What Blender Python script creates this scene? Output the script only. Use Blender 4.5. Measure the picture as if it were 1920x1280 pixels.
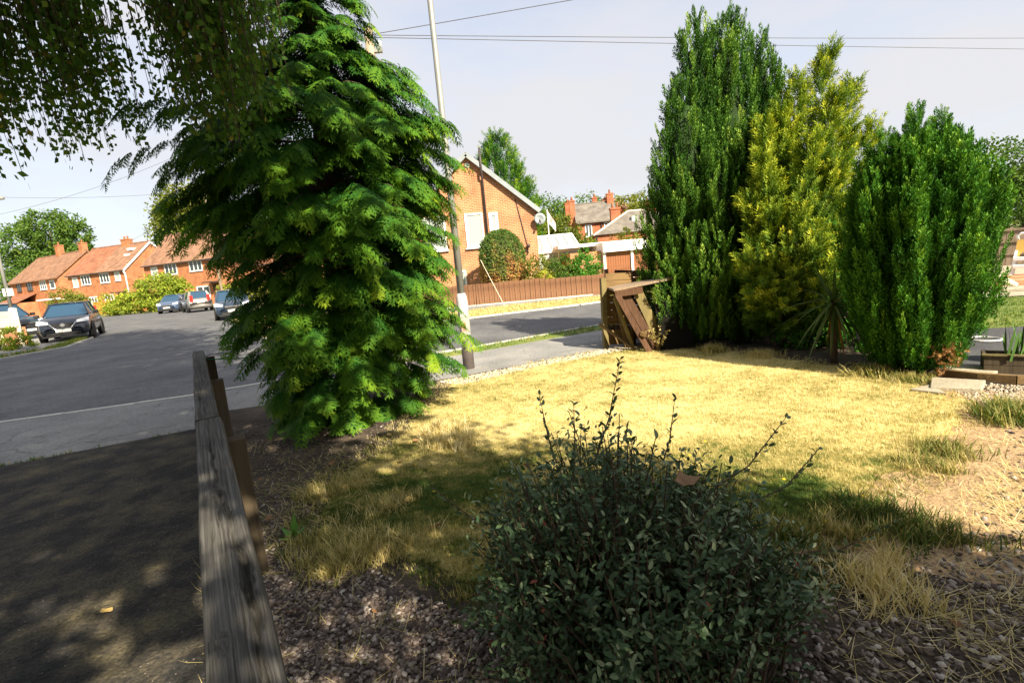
import bpy, math, random
import numpy as np
from mathutils import Vector, Matrix

for _o in list(bpy.data.objects):
    bpy.data.objects.remove(_o)
S = bpy.context.scene
COL = S.collection
rng = np.random.default_rng(11)
random.seed(11)
R = math.radians

# ------------------------------------------------------------------ camera
cd = bpy.data.cameras.new('camera'); cam = bpy.data.objects.new('camera', cd); COL.objects.link(cam)
cd.sensor_width = 36.0; cd.lens = 18.0; cd.clip_start = 0.05; cd.clip_end = 2000.0
PITCH, ROLL = R(8.727), R(5.3)
_fw = Vector((0, math.cos(PITCH), -math.sin(PITCH))); _r0 = Vector((1, 0, 0)); _u0 = _r0.cross(_fw)
_rt = _r0 * math.cos(ROLL) - _u0 * math.sin(ROLL); _up = _u0 * math.cos(ROLL) + _r0 * math.sin(ROLL)
_m = Matrix((_rt, _up, -_fw)).transposed().to_4x4(); _m.translation = Vector((0, 0, 1.55))
cam.matrix_world = _m
S.camera = cam

# ------------------------------------------------------------------ light
TO_SUN = Vector((0.55, -0.835, 0)).normalized()
ELEV = R(37.0)
SUN = Vector((TO_SUN.x * math.cos(ELEV), TO_SUN.y * math.cos(ELEV), math.sin(ELEV)))
ld = bpy.data.lights.new('sun', 'SUN'); ld.energy = 5.0; ld.angle = R(0.53); ld.color = (1.0, 0.88, 0.68)
lo = bpy.data.objects.new('sun', ld); COL.objects.link(lo)
lo.rotation_euler = (-SUN).to_track_quat('-Z', 'Y').to_euler(); lo.location = (10, -15, 25)

W = bpy.data.worlds.new('World'); S.world = W; W.use_nodes = True
nt = W.node_tree; nt.nodes.clear()
o_ = nt.nodes.new('ShaderNodeOutputWorld'); bg = nt.nodes.new('ShaderNodeBackground'); bg.inputs['Strength'].default_value = 0.10
sk = nt.nodes.new('ShaderNodeTexSky'); sk.sky_type = 'NISHITA'; sk.sun_disc = False
sk.sun_elevation = ELEV; sk.sun_rotation = math.atan2(TO_SUN.x, TO_SUN.y); sk.air_density = 1.0; sk.dust_density = 1.5
tc = nt.nodes.new('ShaderNodeTexCoord'); mp = nt.nodes.new('ShaderNodeMapping'); mp.inputs['Scale'].default_value = (1.0, 1.0, 3.2)
mp.inputs['Rotation'].default_value = (0, R(8), R(20))
n1 = nt.nodes.new('ShaderNodeTexNoise'); n1.inputs['Scale'].default_value = 1.7; n1.inputs['Detail'].default_value = 6; n1.inputs['Roughness'].default_value = 0.55
rp = nt.nodes.new('ShaderNodeValToRGB'); rp.color_ramp.elements[0].position = 0.30; rp.color_ramp.elements[0].color = (0.50, 0.50, 0.50, 1)
rp.color_ramp.elements[1].position = 0.62; rp.color_ramp.elements[1].color = (0.97, 0.97, 0.97, 1)
mx = nt.nodes.new('ShaderNodeMixRGB'); mx.inputs['Color2'].default_value = (3.12, 3.09, 3.2, 1)
L_ = nt.links.new
L_(tc.outputs['Generated'], mp.inputs['Vector']); L_(mp.outputs['Vector'], n1.inputs['Vector']); L_(n1.outputs['Fac'], rp.inputs['Fac'])
L_(rp.outputs['Color'], mx.inputs['Fac']); L_(sk.outputs['Color'], mx.inputs['Color1']); L_(mx.outputs['Color'], bg.inputs['Color']); L_(bg.outputs['Background'], o_.inputs['Surface'])

vs = S.view_settings
vs.view_transform = 'Standard'; vs.look = 'None'; vs.gamma = 1.0; vs.use_curve_mapping = False; vs.exposure = 1.42
S.cycles.max_bounces = 6; S.cycles.transparent_max_bounces = 8

# ------------------------------------------------------------------ materials
def _nodes(name):
    m = bpy.data.materials.new(name); m.use_nodes = True
    t = m.node_tree; t.nodes.clear()
    out = t.nodes.new('ShaderNodeOutputMaterial'); b = t.nodes.new('ShaderNodeBsdfPrincipled')
    t.links.new(b.outputs['BSDF'], out.inputs['Surface'])
    return m, t, b, out

def _ramp(t, cols):
    r = t.nodes.new('ShaderNodeValToRGB'); e = r.color_ramp.elements
    while len(e) < len(cols): e.new(0.5)
    for i, (p, c) in enumerate(cols):
        e[i].position = p; e[i].color = (c[0], c[1], c[2], 1)
    return r

def mat(name, cols, scale=5.0, rough=0.85, bump=0.0, bscale=None, detail=6, stretch=(1, 1, 1), metal=0.0, spec=0.3, fine=0.0, coat=0.0):
    """noise-coloured surface; cols is one colour or a list of (position, colour)"""
    m, t, b, out = _nodes(name)
    b.inputs['Roughness'].default_value = rough; b.inputs['Metallic'].default_value = metal
    b.inputs['Specular IOR Level'].default_value = spec; b.inputs['Coat Weight'].default_value = coat
    if not isinstance(cols, list):
        c = cols; cols = [(0.3, tuple(v * 0.86 for v in c)), (0.7, tuple(min(1, v * 1.12) for v in c))]
    tc = t.nodes.new('ShaderNodeTexCoord'); mp = t.nodes.new('ShaderNodeMapping'); mp.inputs['Scale'].default_value = stretch
    t.links.new(tc.outputs['Object'], mp.inputs['Vector'])
    n = t.nodes.new('ShaderNodeTexNoise'); n.inputs['Scale'].default_value = scale; n.inputs['Detail'].default_value = detail; n.inputs['Roughness'].default_value = 0.62
    t.links.new(mp.outputs['Vector'], n.inputs['Vector'])
    r = _ramp(t, cols); t.links.new(n.outputs['Fac'], r.inputs['Fac'])
    col = r.outputs['Color']
    if fine:
        f = t.nodes.new('ShaderNodeTexNoise'); f.inputs['Scale'].default_value = scale * 23; f.inputs['Detail'].default_value = 3
        t.links.new(mp.outputs['Vector'], f.inputs['Vector'])
        rr = _ramp(t, [(0.3, (1 - fine,) * 3), (0.7, (1 + fine,) * 3)]); t.links.new(f.outputs['Fac'], rr.inputs['Fac'])
        mm = t.nodes.new('ShaderNodeMixRGB'); mm.blend_type = 'MULTIPLY'; mm.inputs['Fac'].default_value = 1
        t.links.new(col, mm.inputs['Color1']); t.links.new(rr.outputs['Color'], mm.inputs['Color2']); col = mm.outputs['Color']
    t.links.new(col, b.inputs['Base Color'])
    if bump:
        n2 = t.nodes.new('ShaderNodeTexNoise'); n2.inputs['Scale'].default_value = bscale or scale * 6; n2.inputs['Detail'].default_value = 5
        t.links.new(mp.outputs['Vector'], n2.inputs['Vector'])
        bp = t.nodes.new('ShaderNodeBump'); bp.inputs['Strength'].default_value = bump; bp.inputs['Distance'].default_value = 0.02
        t.links.new(n2.outputs['Fac'], bp.inputs['Height']); t.links.new(bp.outputs['Normal'], b.inputs['Normal'])
    return m

def wear(m, scale=0.45, dark=0.45):
    """cracks and pale worn patches on a paved surface"""
    t = m.node_tree; b = [n for n in t.nodes if n.type == 'BSDF_PRINCIPLED'][0]; src = b.inputs['Base Color'].links[0].from_socket
    tc = t.nodes.new('ShaderNodeTexCoord'); nz = t.nodes.new('ShaderNodeTexNoise'); nz.inputs['Scale'].default_value = 1.6; nz.inputs['Detail'].default_value = 5; t.links.new(tc.outputs['Object'], nz.inputs['Vector'])
    ad = t.nodes.new('ShaderNodeMixRGB'); ad.blend_type = 'ADD'; ad.inputs['Fac'].default_value = 0.55; t.links.new(tc.outputs['Object'], ad.inputs['Color1']); t.links.new(nz.outputs['Color'], ad.inputs['Color2'])
    v = t.nodes.new('ShaderNodeTexVoronoi'); v.feature = 'DISTANCE_TO_EDGE'; v.inputs['Scale'].default_value = scale; t.links.new(ad.outputs['Color'], v.inputs['Vector'])
    r = _ramp(t, [(0.0, (dark,) * 3), (0.007, (1, 1, 1))]); t.links.new(v.outputs['Distance'], r.inputs['Fac'])
    n2 = t.nodes.new('ShaderNodeTexNoise'); n2.inputs['Scale'].default_value = 0.55; n2.inputs['Detail'].default_value = 9; n2.inputs['Roughness'].default_value = 0.72; t.links.new(tc.outputs['Object'], n2.inputs['Vector'])
    r2 = _ramp(t, [(0.35, (0.74, 0.74, 0.75)), (0.5, (1, 1, 1)), (0.66, (1.3, 1.28, 1.24))]); t.links.new(n2.outputs['Fac'], r2.inputs['Fac'])
    c = src
    for s_ in (r.outputs['Color'], r2.outputs['Color']):
        mm = t.nodes.new('ShaderNodeMixRGB'); mm.blend_type = 'MULTIPLY'; mm.inputs['Fac'].default_value = 1; t.links.new(c, mm.inputs['Color1']); t.links.new(s_, mm.inputs['Color2']); c = mm.outputs['Color']
    t.links.new(c, b.inputs['Base Color']); return m

def leafmat(name, cols, trans=0.3, rough=0.62, spec=0.14):
    """leaf colour chosen leaf by leaf (attribute tint), with light passing through"""
    m, t, b, out = _nodes(name)
    a = t.nodes.new('ShaderNodeAttribute'); a.attribute_name = 'tint'
    r = _ramp(t, cols); t.links.new(a.outputs['Fac'], r.inputs['Fac'])
    t.links.new(r.outputs['Color'], b.inputs['Base Color']); b.inputs['Roughness'].default_value = rough; b.inputs['Specular IOR Level'].default_value = spec
    tr = t.nodes.new('ShaderNodeBsdfTranslucent'); mx = t.nodes.new('ShaderNodeMixShader'); mx.inputs['Fac'].default_value = trans
    g = t.nodes.new('ShaderNodeMixRGB'); g.blend_type = 'MULTIPLY'; g.inputs['Fac'].default_value = 1; g.inputs['Color2'].default_value = (1.35, 1.25, 0.55, 1)
    t.links.new(r.outputs['Color'], g.inputs['Color1']); t.links.new(g.outputs['Color'], tr.inputs['Color'])
    t.links.new(b.outputs['BSDF'], mx.inputs[1]); t.links.new(tr.outputs['BSDF'], mx.inputs[2]); t.links.new(mx.outputs['Shader'], out.inputs['Surface'])
    return m

def brickmat(name, c1, c2, mortar, bw=0.225, bh=0.075, msize=0.011, zmul=1.0, rough=0.9, offset=0.5, bump=0.25):
    m, t, b, out = _nodes(name); b.inputs['Roughness'].default_value = rough; b.inputs['Specular IOR Level'].default_value = 0.2
    tc = t.nodes.new('ShaderNodeTexCoord'); sx = t.nodes.new('ShaderNodeSeparateXYZ'); t.links.new(tc.outputs['Object'], sx.inputs[0])
    ad = t.nodes.new('ShaderNodeMath'); ad.operation = 'ADD'; t.links.new(sx.outputs[0], ad.inputs[0]); t.links.new(sx.outputs[1], ad.inputs[1])
    mz = t.nodes.new('ShaderNodeMath'); mz.operation = 'MULTIPLY'; mz.inputs[1].default_value = zmul; t.links.new(sx.outputs[2], mz.inputs[0])
    cb = t.nodes.new('ShaderNodeCombineXYZ'); t.links.new(ad.outputs[0], cb.inputs[0]); t.links.new(mz.outputs[0], cb.inputs[1])
    br = t.nodes.new('ShaderNodeTexBrick'); br.inputs['Scale'].default_value = 1.0; br.inputs['Brick Width'].default_value = bw; br.inputs['Row Height'].default_value = bh
    br.inputs['Mortar Size'].default_value = msize; br.offset = offset; br.inputs['Bias'].default_value = 0.0
    br.inputs['Color1'].default_value = (*c1, 1); br.inputs['Color2'].default_value = (*c2, 1); br.inputs['Mortar'].default_value = (*mortar, 1)
    t.links.new(cb.outputs[0], br.inputs['Vector'])
    n = t.nodes.new('ShaderNodeTexNoise'); n.inputs['Scale'].default_value = 1.3; n.inputs['Detail'].default_value = 8; t.links.new(tc.outputs['Object'], n.inputs['Vector'])
    r = _ramp(t, [(0.3, (0.68, 0.66, 0.64)), (0.7, (1.16, 1.14, 1.12))]); t.links.new(n.outputs['Fac'], r.inputs['Fac'])
    mm = t.nodes.new('ShaderNodeMixRGB'); mm.blend_type = 'MULTIPLY'; mm.inputs['Fac'].default_value = 1
    t.links.new(br.outputs['Color'], mm.inputs['Color1']); t.links.new(r.outputs['Color'], mm.inputs['Color2']); t.links.new(mm.outputs['Color'], b.inputs['Base Color'])
    bp = t.nodes.new('ShaderNodeBump'); bp.inputs['Strength'].default_value = bump; bp.inputs['Distance'].default_value = 0.01; bp.invert = True
    t.links.new(br.outputs['Fac'], bp.inputs['Height']); t.links.new(bp.outputs['Normal'], b.inputs['Normal'])
    return m

def glassmat(name, col=(0.03, 0.045, 0.05), rough=0.06):
    m, t, b, out = _nodes(name); b.inputs['Base Color'].default_value = (*col, 1); b.inputs['Roughness'].default_value = rough; b.inputs['Specular IOR Level'].default_value = 0.8
    return m

def woodmat(name, cols, axis=0, scale=1.0, rough=0.85, bump=0.5, grain=26):
    """long-grain timber, grain running along the given object axis"""
    m, t, b, out = _nodes(name); b.inputs['Roughness'].default_value = rough; b.inputs['Specular IOR Level'].default_value = 0.2
    tc = t.nodes.new('ShaderNodeTexCoord'); mp = t.nodes.new('ShaderNodeMapping'); s = [grain * scale] * 3; s[axis] = 1.3 * scale; mp.inputs['Scale'].default_value = s
    t.links.new(tc.outputs['Object'], mp.inputs['Vector'])
    n = t.nodes.new('ShaderNodeTexNoise'); n.inputs['Scale'].default_value = 1.6; n.inputs['Detail'].default_value = 9; n.inputs['Roughness'].default_value = 0.7; n.inputs['Distortion'].default_value = 0.5
    t.links.new(mp.outputs['Vector'], n.inputs['Vector'])
    wv = t.nodes.new('ShaderNodeTexNoise'); wv.inputs['Scale'].default_value = 2.2; wv.inputs['Detail'].default_value = 3; t.links.new(tc.outputs['Object'], wv.inputs['Vector'])
    r = _ramp(t, cols); t.links.new(n.outputs['Fac'], r.inputs['Fac'])
    r2 = _ramp(t, [(0.3, (0.72, 0.72, 0.70)), (0.7, (1.15, 1.12, 1.08))]); t.links.new(wv.outputs['Fac'], r2.inputs['Fac'])
    mm = t.nodes.new('ShaderNodeMixRGB'); mm.blend_type = 'MULTIPLY'; mm.inputs['Fac'].default_value = 1
    t.links.new(r.outputs['Color'], mm.inputs['Color1']); t.links.new(r2.outputs['Color'], mm.inputs['Color2']); t.links.new(mm.outputs['Color'], b.inputs['Base Color'])
    bp = t.nodes.new('ShaderNodeBump'); bp.inputs['Strength'].default_value = bump; bp.inputs['Distance'].default_value = 0.006
    t.links.new(n.outputs['Fac'], bp.inputs['Height']); t.links.new(bp.outputs['Normal'], b.inputs['Normal'])
    return m

M = {}
M['earth'] = mat('earth', [(0.3, (0.10, 0.11, 0.04)), (0.55, (0.16, 0.17, 0.06)), (0.75, (0.24, 0.21, 0.09))], 0.4, fine=0.3)
M['asphalt'] = mat('asphalt', [(0.25, (0.078, 0.080, 0.088)), (0.5, (0.105, 0.107, 0.112)), (0.75, (0.14, 0.138, 0.136))], 0.8, 0.85, 0.35, 60, fine=0.25)
M['pavement'] = mat('pavement', [(0.25, (0.17, 0.17, 0.17)), (0.55, (0.23, 0.228, 0.22)), (0.78, (0.31, 0.295, 0.27))], 1.2, 0.9, 0.3, 70, fine=0.22)
wear(M['asphalt']); wear(M['pavement'], 0.6, 0.55)
M['kerb'] = mat('kerb', [(0.3, (0.36, 0.35, 0.32)), (0.7, (0.56, 0.54, 0.49))], 4, 0.9, 0.3, 40, fine=0.2)
M['drive'] = mat('drive', [(0.30, (0.009, 0.009, 0.009)), (0.44, (0.024, 0.023, 0.021)), (0.55, (0.062, 0.053, 0.036)), (0.74, (0.13, 0.108, 0.055))], 2.9, 0.95, 1.0, 38, fine=0.5)
M['soil'] = mat('soil', [(0.3, (0.028, 0.022, 0.016)), (0.5, (0.065, 0.050, 0.036)), (0.75, (0.13, 0.098, 0.068))], 3.2, 0.95, 0.8, 45, fine=0.35)
M['dry_soil'] = mat('dry_soil', [(0.3, (0.22, 0.145, 0.08)), (0.5, (0.34, 0.23, 0.125)), (0.75, (0.44, 0.31, 0.18))], 3.0, 0.95, 0.7, 45, fine=0.35)
M['lawn'] = mat('lawn', [(0.28, (0.12, 0.115, 0.035)), (0.45, (0.27, 0.225, 0.075)), (0.62, (0.40, 0.33, 0.125)), (0.8, (0.50, 0.41, 0.175))], 2.4, 0.95, 0.8, 90, fine=0.35)
M['verge'] = mat('verge', [(0.3, (0.17, 0.19, 0.05)), (0.5, (0.32, 0.28, 0.10)), (0.75, (0.42, 0.34, 0.15))], 1.5, 0.95, 0.6, 60, fine=0.35)
M['green_verge'] = mat('green_verge', [(0.3, (0.09, 0.14, 0.03)), (0.6, (0.18, 0.21, 0.05)), (0.8, (0.32, 0.29, 0.11))], 1.5, 0.95, 0.6, 60, fine=0.35)
M['path'] = mat('path', [(0.3, (0.05, 0.05, 0.055)), (0.7, (0.085, 0.085, 0.09))], 2, 0.9, 0.4, 50, fine=0.25)
M['slab'] = mat('slab', [(0.3, (0.26, 0.23, 0.17)), (0.7, (0.40, 0.35, 0.26))], 3, 0.9, 0.4, 30, fine=0.2)
M['terracotta'] = mat('terracotta', [(0.3, (0.38, 0.17, 0.09)), (0.7, (0.52, 0.26, 0.14))], 6, 0.9, 0.3, 40)
M['stone'] = leafmat('stone', [(0.0, (0.045, 0.034, 0.030)), (0.35, (0.13, 0.098, 0.083)), (0.7, (0.27, 0.225, 0.195)), (1.0, (0.55, 0.51, 0.46))], 0.0, 0.8, 0.25)
M['pale_stone'] = leafmat('pale_stone', [(0.0, (0.30, 0.24, 0.17)), (0.5, (0.47, 0.41, 0.32)), (1.0, (0.65, 0.60, 0.52))], 0.0, 0.85, 0.2)
M['brick'] = brickmat('brick', (0.50, 0.185, 0.075), (0.40, 0.135, 0.055), (0.46, 0.36, 0.24))
M['brick_house'] = brickmat('brick_house', (0.45, 0.155, 0.06), (0.36, 0.115, 0.045), (0.40, 0.25, 0.15))
M['brick_red'] = brickmat('brick_red', (0.42, 0.115, 0.045), (0.35, 0.09, 0.04), (0.36, 0.20, 0.13))
M['roof_brown'] = brickmat('roof_brown', (0.30, 0.17, 0.11), (0.25, 0.14, 0.09), (0.14, 0.08, 0.055), 0.3, 0.28, 0.02, 1.3)
M['roof_red'] = brickmat('roof_red', (0.34, 0.145, 0.085), (0.28, 0.12, 0.07), (0.15, 0.07, 0.045), 0.3, 0.28, 0.02, 1.3)
M['slate'] = brickmat('slate', (0.21, 0.19, 0.165), (0.165, 0.15, 0.135), (0.10, 0.095, 0.085), 0.3, 0.22, 0.015, 1.6)
M['white'] = mat('white', (0.78, 0.78, 0.76), 2, 0.5)
M['cream'] = mat('cream', (0.66, 0.60, 0.46), 2, 0.6)
M['grey_metal'] = mat('grey_metal', [(0.3, (0.25, 0.26, 0.25)), (0.7, (0.33, 0.33, 0.31))], 3, 0.5, metal=0.3)
M['grey_paint'] = mat('grey_paint', (0.26, 0.29, 0.31), 2, 0.5)
M['dark_pipe'] = mat('dark_pipe', (0.055, 0.045, 0.045), 3, 0.5)
M['black'] = mat('black', (0.018, 0.018, 0.02), 3, 0.5)
M['wire'] = mat('wire', (0.10, 0.10, 0.11), 3, 0.6)
M['glass'] = glassmat('glass')
M['pale_glass'] = glassmat('pale_glass', (0.36, 0.40, 0.38), 0.15)
M['curtain'] = mat('curtain', (0.62, 0.62, 0.60), 6, 0.9)
M['fence_wood'] = woodmat('fence_wood', [(0.3, (0.13, 0.062, 0.035)), (0.55, (0.22, 0.115, 0.065)), (0.75, (0.30, 0.18, 0.11))], 2)
M['door_wood'] = woodmat('door_wood', [(0.3, (0.20, 0.075, 0.035)), (0.6, (0.30, 0.13, 0.065)), (0.8, (0.40, 0.21, 0.12))], 2)
M['orange_wood'] = mat('orange_wood', (0.50, 0.19, 0.05), 3, 0.7)
M['grey_fence'] = woodmat('grey_fence', [(0.3, (0.19, 0.14, 0.10)), (0.6, (0.29, 0.225, 0.165)), (0.8, (0.36, 0.28, 0.21))], 2)
M['old_wood'] = woodmat('old_wood', [(0.30, (0.020, 0.018, 0.016)), (0.43, (0.065, 0.062, 0.056)), (0.56, (0.13, 0.125, 0.118)), (0.75, (0.235, 0.228, 0.218))], 0, 1.0, 0.85, 1.0, 75)
M['post_wood'] = woodmat('post_wood', [(0.3, (0.055, 0.042, 0.028)), (0.6, (0.10, 0.078, 0.050)), (0.8, (0.14, 0.11, 0.075))], 2)
M['green_wood'] = woodmat('green_wood', [(0.3, (0.115, 0.095, 0.04)), (0.6, (0.22, 0.18, 0.08)), (0.8, (0.33, 0.27, 0.14))], 2)
M['slat_wood'] = woodmat('slat_wood', [(0.3, (0.12, 0.075, 0.034)), (0.6, (0.21, 0.14, 0.062)), (0.8, (0.30, 0.21, 0.11))], 0)
M['red_wood'] = woodmat('red_wood', [(0.3, (0.055, 0.030, 0.018)), (0.6, (0.115, 0.062, 0.036)), (0.8, (0.18, 0.105, 0.062))], 2)
M['dark_board'] = mat('dark_board', (0.008, 0.007, 0.006), 4, 0.9, spec=0.08)
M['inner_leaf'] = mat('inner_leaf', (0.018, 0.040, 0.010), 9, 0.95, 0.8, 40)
M['bark'] = mat('bark', [(0.3, (0.045, 0.035, 0.025)), (0.7, (0.14, 0.105, 0.075))], 9, 0.95, 0.8, 40, stretch=(1, 1, 0.3))
M['birch_bark'] = mat('birch_bark', [(0.35, (0.06, 0.05, 0.045)), (0.5, (0.42, 0.39, 0.35)), (0.8, (0.6, 0.57, 0.52))], 5, 0.8, 0.3, 30, stretch=(1, 1, 2.5))
M['twig'] = mat('twig', [(0.3, (0.045, 0.030, 0.020)), (0.7, (0.11, 0.075, 0.05))], 12, 0.9)
M['pole_wood'] = mat('pole_wood', [(0.3, (0.26, 0.19, 0.13)), (0.7, (0.42, 0.33, 0.24))], 3, 0.9, stretch=(6, 6, 0.4))

G = lambda *c: list(c)
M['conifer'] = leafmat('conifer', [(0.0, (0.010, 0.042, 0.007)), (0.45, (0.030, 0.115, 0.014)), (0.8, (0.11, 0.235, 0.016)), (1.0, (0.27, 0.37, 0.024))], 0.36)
M['cypress'] = leafmat('cypress', [(0.0, (0.012, 0.046, 0.008)), (0.5, (0.050, 0.135, 0.016)), (0.85, (0.135, 0.26, 0.032)), (1.0, (0.25, 0.37, 0.06))], 0.2)
M['yew'] = leafmat('yew', [(0.0, (0.009, 0.046, 0.006)), (0.5, (0.042, 0.145, 0.012)), (0.85, (0.12, 0.27, 0.022)), (1.0, (0.22, 0.38, 0.042))], 0.2)
M['golden'] = leafmat('golden', [(0.0, (0.028, 0.080, 0.010)), (0.4, (0.085, 0.165, 0.016)), (0.7, (0.28, 0.35, 0.025)), (1.0, (0.62, 0.58, 0.05))], 0.28)
M['yucca'] = leafmat('yucca', [(0.0, (0.025, 0.055, 0.012)), (0.6, (0.06, 0.11, 0.025)), (0.85, (0.12, 0.16, 0.05)), (1.0, (0.28, 0.13, 0.05))], 0.15)
M['birch'] = leafmat('birch', [(0.0, (0.040, 0.095, 0.016)), (0.6, (0.085, 0.18, 0.026)), (0.9, (0.15, 0.22, 0.03)), (1.0, (0.28, 0.23, 0.04))], 0.5)
M['bush'] = leafmat('bush', [(0.0, (0.024, 0.054, 0.022)), (0.5, (0.062, 0.112, 0.050)), (0.8, (0.14, 0.20, 0.095)), (0.95, (0.24, 0.29, 0.17)), (1.0, (0.22, 0.06, 0.035))], 0.12, 0.45, 0.3)
M['broad'] = leafmat('broad', [(0.0, (0.035, 0.085, 0.015)), (0.6, (0.085, 0.16, 0.025)), (1.0, (0.17, 0.22, 0.035))], 0.3)
M['olive'] = leafmat('olive', [(0.0, (0.075, 0.11, 0.018)), (0.6, (0.16, 0.19, 0.028)), (1.0, (0.26, 0.25, 0.04))], 0.3)
M['lime'] = leafmat('lime', [(0.0, (0.10, 0.16, 0.02)), (0.6, (0.22, 0.29, 0.03)), (1.0, (0.42, 0.42, 0.05))], 0.3)
M['hedge'] = leafmat('hedge', [(0.0, (0.055, 0.11, 0.022)), (0.5, (0.12, 0.185, 0.035)), (0.72, (0.27, 0.22, 0.06)), (1.0, (0.42, 0.20, 0.07))], 0.25)
M['laurel'] = leafmat('laurel', [(0.0, (0.03, 0.11, 0.015)), (0.6, (0.07, 0.21, 0.02)), (1.0, (0.15, 0.29, 0.035))], 0.25)
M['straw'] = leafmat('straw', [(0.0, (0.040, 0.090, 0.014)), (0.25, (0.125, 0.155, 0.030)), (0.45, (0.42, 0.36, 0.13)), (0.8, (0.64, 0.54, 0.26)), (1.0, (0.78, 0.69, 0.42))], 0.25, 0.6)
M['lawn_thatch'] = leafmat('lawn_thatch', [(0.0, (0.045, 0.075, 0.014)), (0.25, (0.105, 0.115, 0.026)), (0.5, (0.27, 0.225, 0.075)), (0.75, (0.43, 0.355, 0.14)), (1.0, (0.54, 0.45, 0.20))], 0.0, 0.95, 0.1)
M['grass'] = leafmat('grass', [(0.0, (0.045, 0.10, 0.015)), (0.6, (0.11, 0.19, 0.025)), (0.85, (0.28, 0.27, 0.07)), (1.0, (0.45, 0.36, 0.14))], 0.3, 0.6)
M['dead'] = leafmat('dead', [(0.0, (0.14, 0.07, 0.03)), (0.5, (0.32, 0.17, 0.07)), (1.0, (0.50, 0.33, 0.14))], 0.2, 0.7)
M['yellow_petal'] = mat('yellow_petal', (0.75, 0.52, 0.02), 4, 0.6)

# ------------------------------------------------------------------ object helpers
def tag(o, label, cat=None, group=None, kind=None):
    if label: o['label'] = label
    if cat: o['category'] = cat
    if group: o['group'] = group
    if kind: o['kind'] = kind
    return o

def thing(name, label, cat, loc=(0, 0, 0), rz=0.0, group=None):
    o = bpy.data.objects.new(name, None); COL.objects.link(o); o.empty_display_size = 0.2
    o.location = loc; o.rotation_euler = (0, 0, rz)
    return tag(o, label, cat, group)

def link(name, me, m, parent=None):
    o = bpy.data.objects.new(name, me); COL.objects.link(o)
    if m is not None and not me.materials: me.materials.append(M[m] if isinstance(m, str) else m)
    if parent is not None: o.parent = parent
    return o

def copy_tree(o, parent=None):
    c = o.copy(); COL.objects.link(c); c.parent = parent
    for ch in list(o.children): copy_tree(ch, c)
    return c

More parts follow.
